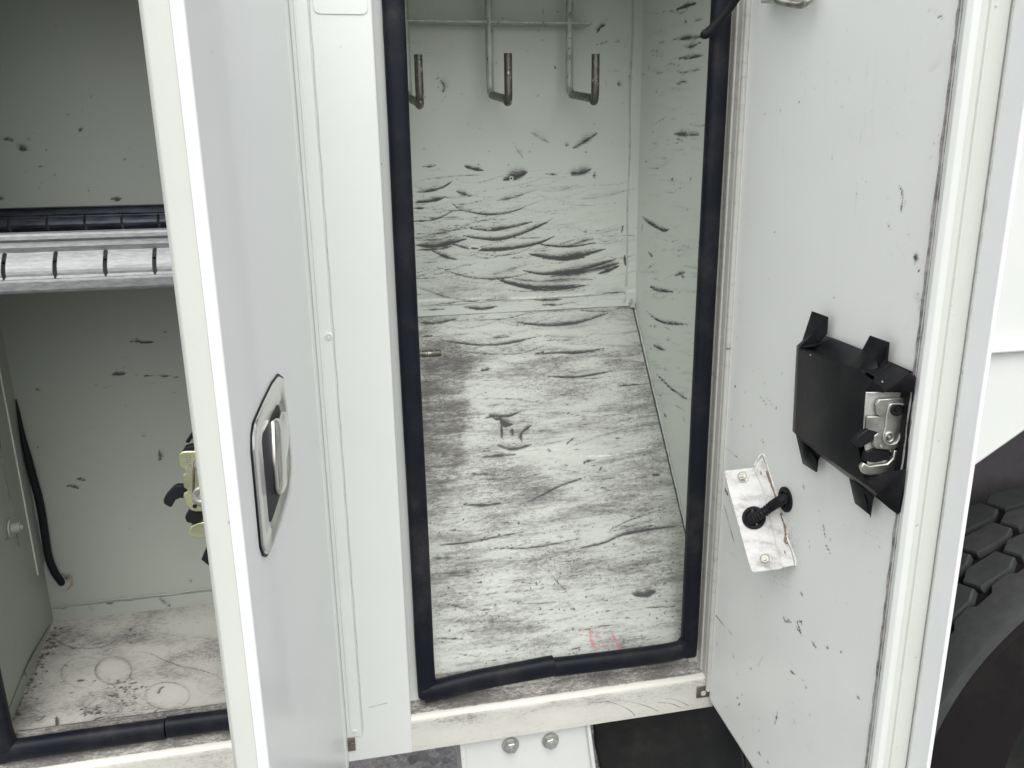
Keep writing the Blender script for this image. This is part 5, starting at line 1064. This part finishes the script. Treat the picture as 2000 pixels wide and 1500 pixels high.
# ---- cable bracket with two nuts, grommets and corrugated conduit. zoom K: (1380+X*.2, 850+Y*.2)
K = lambda X, Y: (1380+X*.2, 850+Y*.2)
bq = [P(*K(172, 362), .052), P(*K(435, 1322), .052), P(*K(725, 740), 0.0)]
nB = (bq[1]-bq[0]).cross(bq[2]-bq[0]).normalized()
if nB.y > 0: nB = -nB
def BK(X, Y, off=0.0): return onp(*K(X, Y), bq[0]+nB*off, nB)
pl_o = [BK(x, y) for x, y in ((172, 372), (176, 350), (190, 343), (455, 314), (500, 250), (545, 215), (600, 330), (690, 620), (755, 860), (810, 1060), (865, 1270), (745, 1292), (715, 1308), (465, 1337), (440, 1332), (428, 1310), (400, 1215), (300, 850))]
brk = obj('cable_bracket', raw('cable_bracket', *prismv(pl_o, -nB*.003), M['wornwhite']), rdoor, 'white two bolt plate standing off the door', bevel=.0010)
# crease of the fold
q = [BK(x, y, .0006) for x, y in ((458, 318), (530, 470), (595, 700), (655, 950), (705, 1150), (742, 1285))]
obj('fold_crease', raw('fold_crease', *tubev(smooth_path(q, 5), .0010, 8), M['wornwhite'], 60), rdoor)
wl_ = smooth_path([BK(x, y, .001) for x, y in ((468, 300), (500, 230), (550, 185), (592, 300), (640, 440), (692, 610), (748, 800), (782, 940), (795, 1020), (840, 1130), (868, 1230), (872, 1285))], 6)
obj('weld_bead', raw('weld_bead', *tubev(wl_, [.0008+.0015*random.random() for _ in wl_], 8), M['wornwhite'], 60), rdoor)
for pts in (((585, 350), (630, 470), (685, 610)), ((725, 760), (760, 870), (775, 960), (765, 1035), (795, 1055))):
    q = smooth_path([BK(x, y, .0012) for x, y in pts], 6)
    obj('rust_streak', raw('rust_streak', *tubev(q, [.0010+.0012*random.random() for _ in q], 7), M['rust'], 60), rdoor)
for X, Y in ((530, 380), (762, 1155)):
    c = BK(X, Y, .0004); obj('slot_mark', raw('slot_mark', *tubev(smooth_path([c+Vector((-.001, 0, .004)), c+Vector((.0008, 0, .001)), c+Vector((-.0002, 0, -.004))], 4), .0007, 8), M['dirtseam']), rdoor)
hexnut(BK(358, 408), nB, .0072, .0060, .50, .3, 'zinc', brk, 1.22)
hexnut(BK(580, 1214), nB, .0072, .0060, .50, .9, 'zinc', brk, 1.22)
c1 = BK(464, 808, .0005); c2 = P(*K(775, 627), .0010)
for c, n_, r1, r0 in ((c1, nB, .0168, .0108), (c2, inR, .0180, .0112)):
    obj('grommet', join_raw('grommet', [ring_v(c, n_, r0, r1, .0035, 40), disc_v(c-n_*.0002, n_, r0*1.05, .0004, 28)], M['plastic2'], 40), rdoor)
for X, Y in ((450, 752), (490, 885)):
    c = BK(X, Y, .0015); obj('wire', raw('wire', *tubev([c+Vector((0, 0, .004)), c, c+Vector((.001, 0, -.004))], .0016, 8), M['yzinc']), rdoor)
cpth = smooth_path([BK(405, 852, -.001), BK(440, 828, .006), BK(540, 765, .016), BK(640, 690, .020), P(*K(735, 630), .014), P(*K(790, 612), -.004)], 8)
Lc = [0]
for i in range(1, len(cpth)): Lc.append(Lc[-1]+(cpth[i]-cpth[i-1]).length)
Kn = 24*6; rp_ = []; rr_ = []
for k_ in range(Kn):
    s_l = Lc[-1]*k_/(Kn-1); i = next((i for i in range(len(Lc)-1) if Lc[i+1] >= s_l-1e-9), len(Lc)-2)
    t = (s_l-Lc[i])/max(1e-9, Lc[i+1]-Lc[i]); rp_.append(cpth[i].lerp(cpth[i+1], t)); rr_.append(.0068+.0007*math.sin(k_*math.tau/6))
obj('conduit', raw('conduit', *tubev(rp_, rr_, 18), M['plastic2'], 60), rdoor)

# ---- small staple at the top of the right door lining
st = smooth_path([P(1515, -8, .002), P(1520, 2, .02), P(1545, 8, .022), P(1567, 10, .022), P(1580, 0, .02), P(1586, -12, .002)], 5)
obj('door_staple', raw('door_staple', *tubev(st, .0042, 12), M['zinc'], 60), rdoor)
obj('staple_plate', raw('staple_plate', *boxv(*sorted((rpt(RD(1515, -10)[0], 0).x-.02, rpt(0, 0).x-.003)), *sorted((rpt(RD(1512, 0)[0], 0).y, rpt(RD(1590, 0)[0], 0).y)), RD(1550, -6)[1], RD(1550, -6)[1]+.06), M['jamb']), rdoor, bevel=.002)

# ---- black cord hanging over the right seal
q = [on(1372, 64, 1, .000), on(1380, 66, 1, -.004), on(1400, 45, 1, -.010), on(1428, 10, 1, -.02), on(1460, -40, 1, -.04)]
cord = thing('cord', q[0], 'thick black rubber cord looped over the top of the right door seal', 'cord')
obj('cord_strand', raw('cord_strand', *tubev(smooth_path(q, 6), [.0058, .0062]+[.0066]*23, 12), M['cable'], 60), cord)
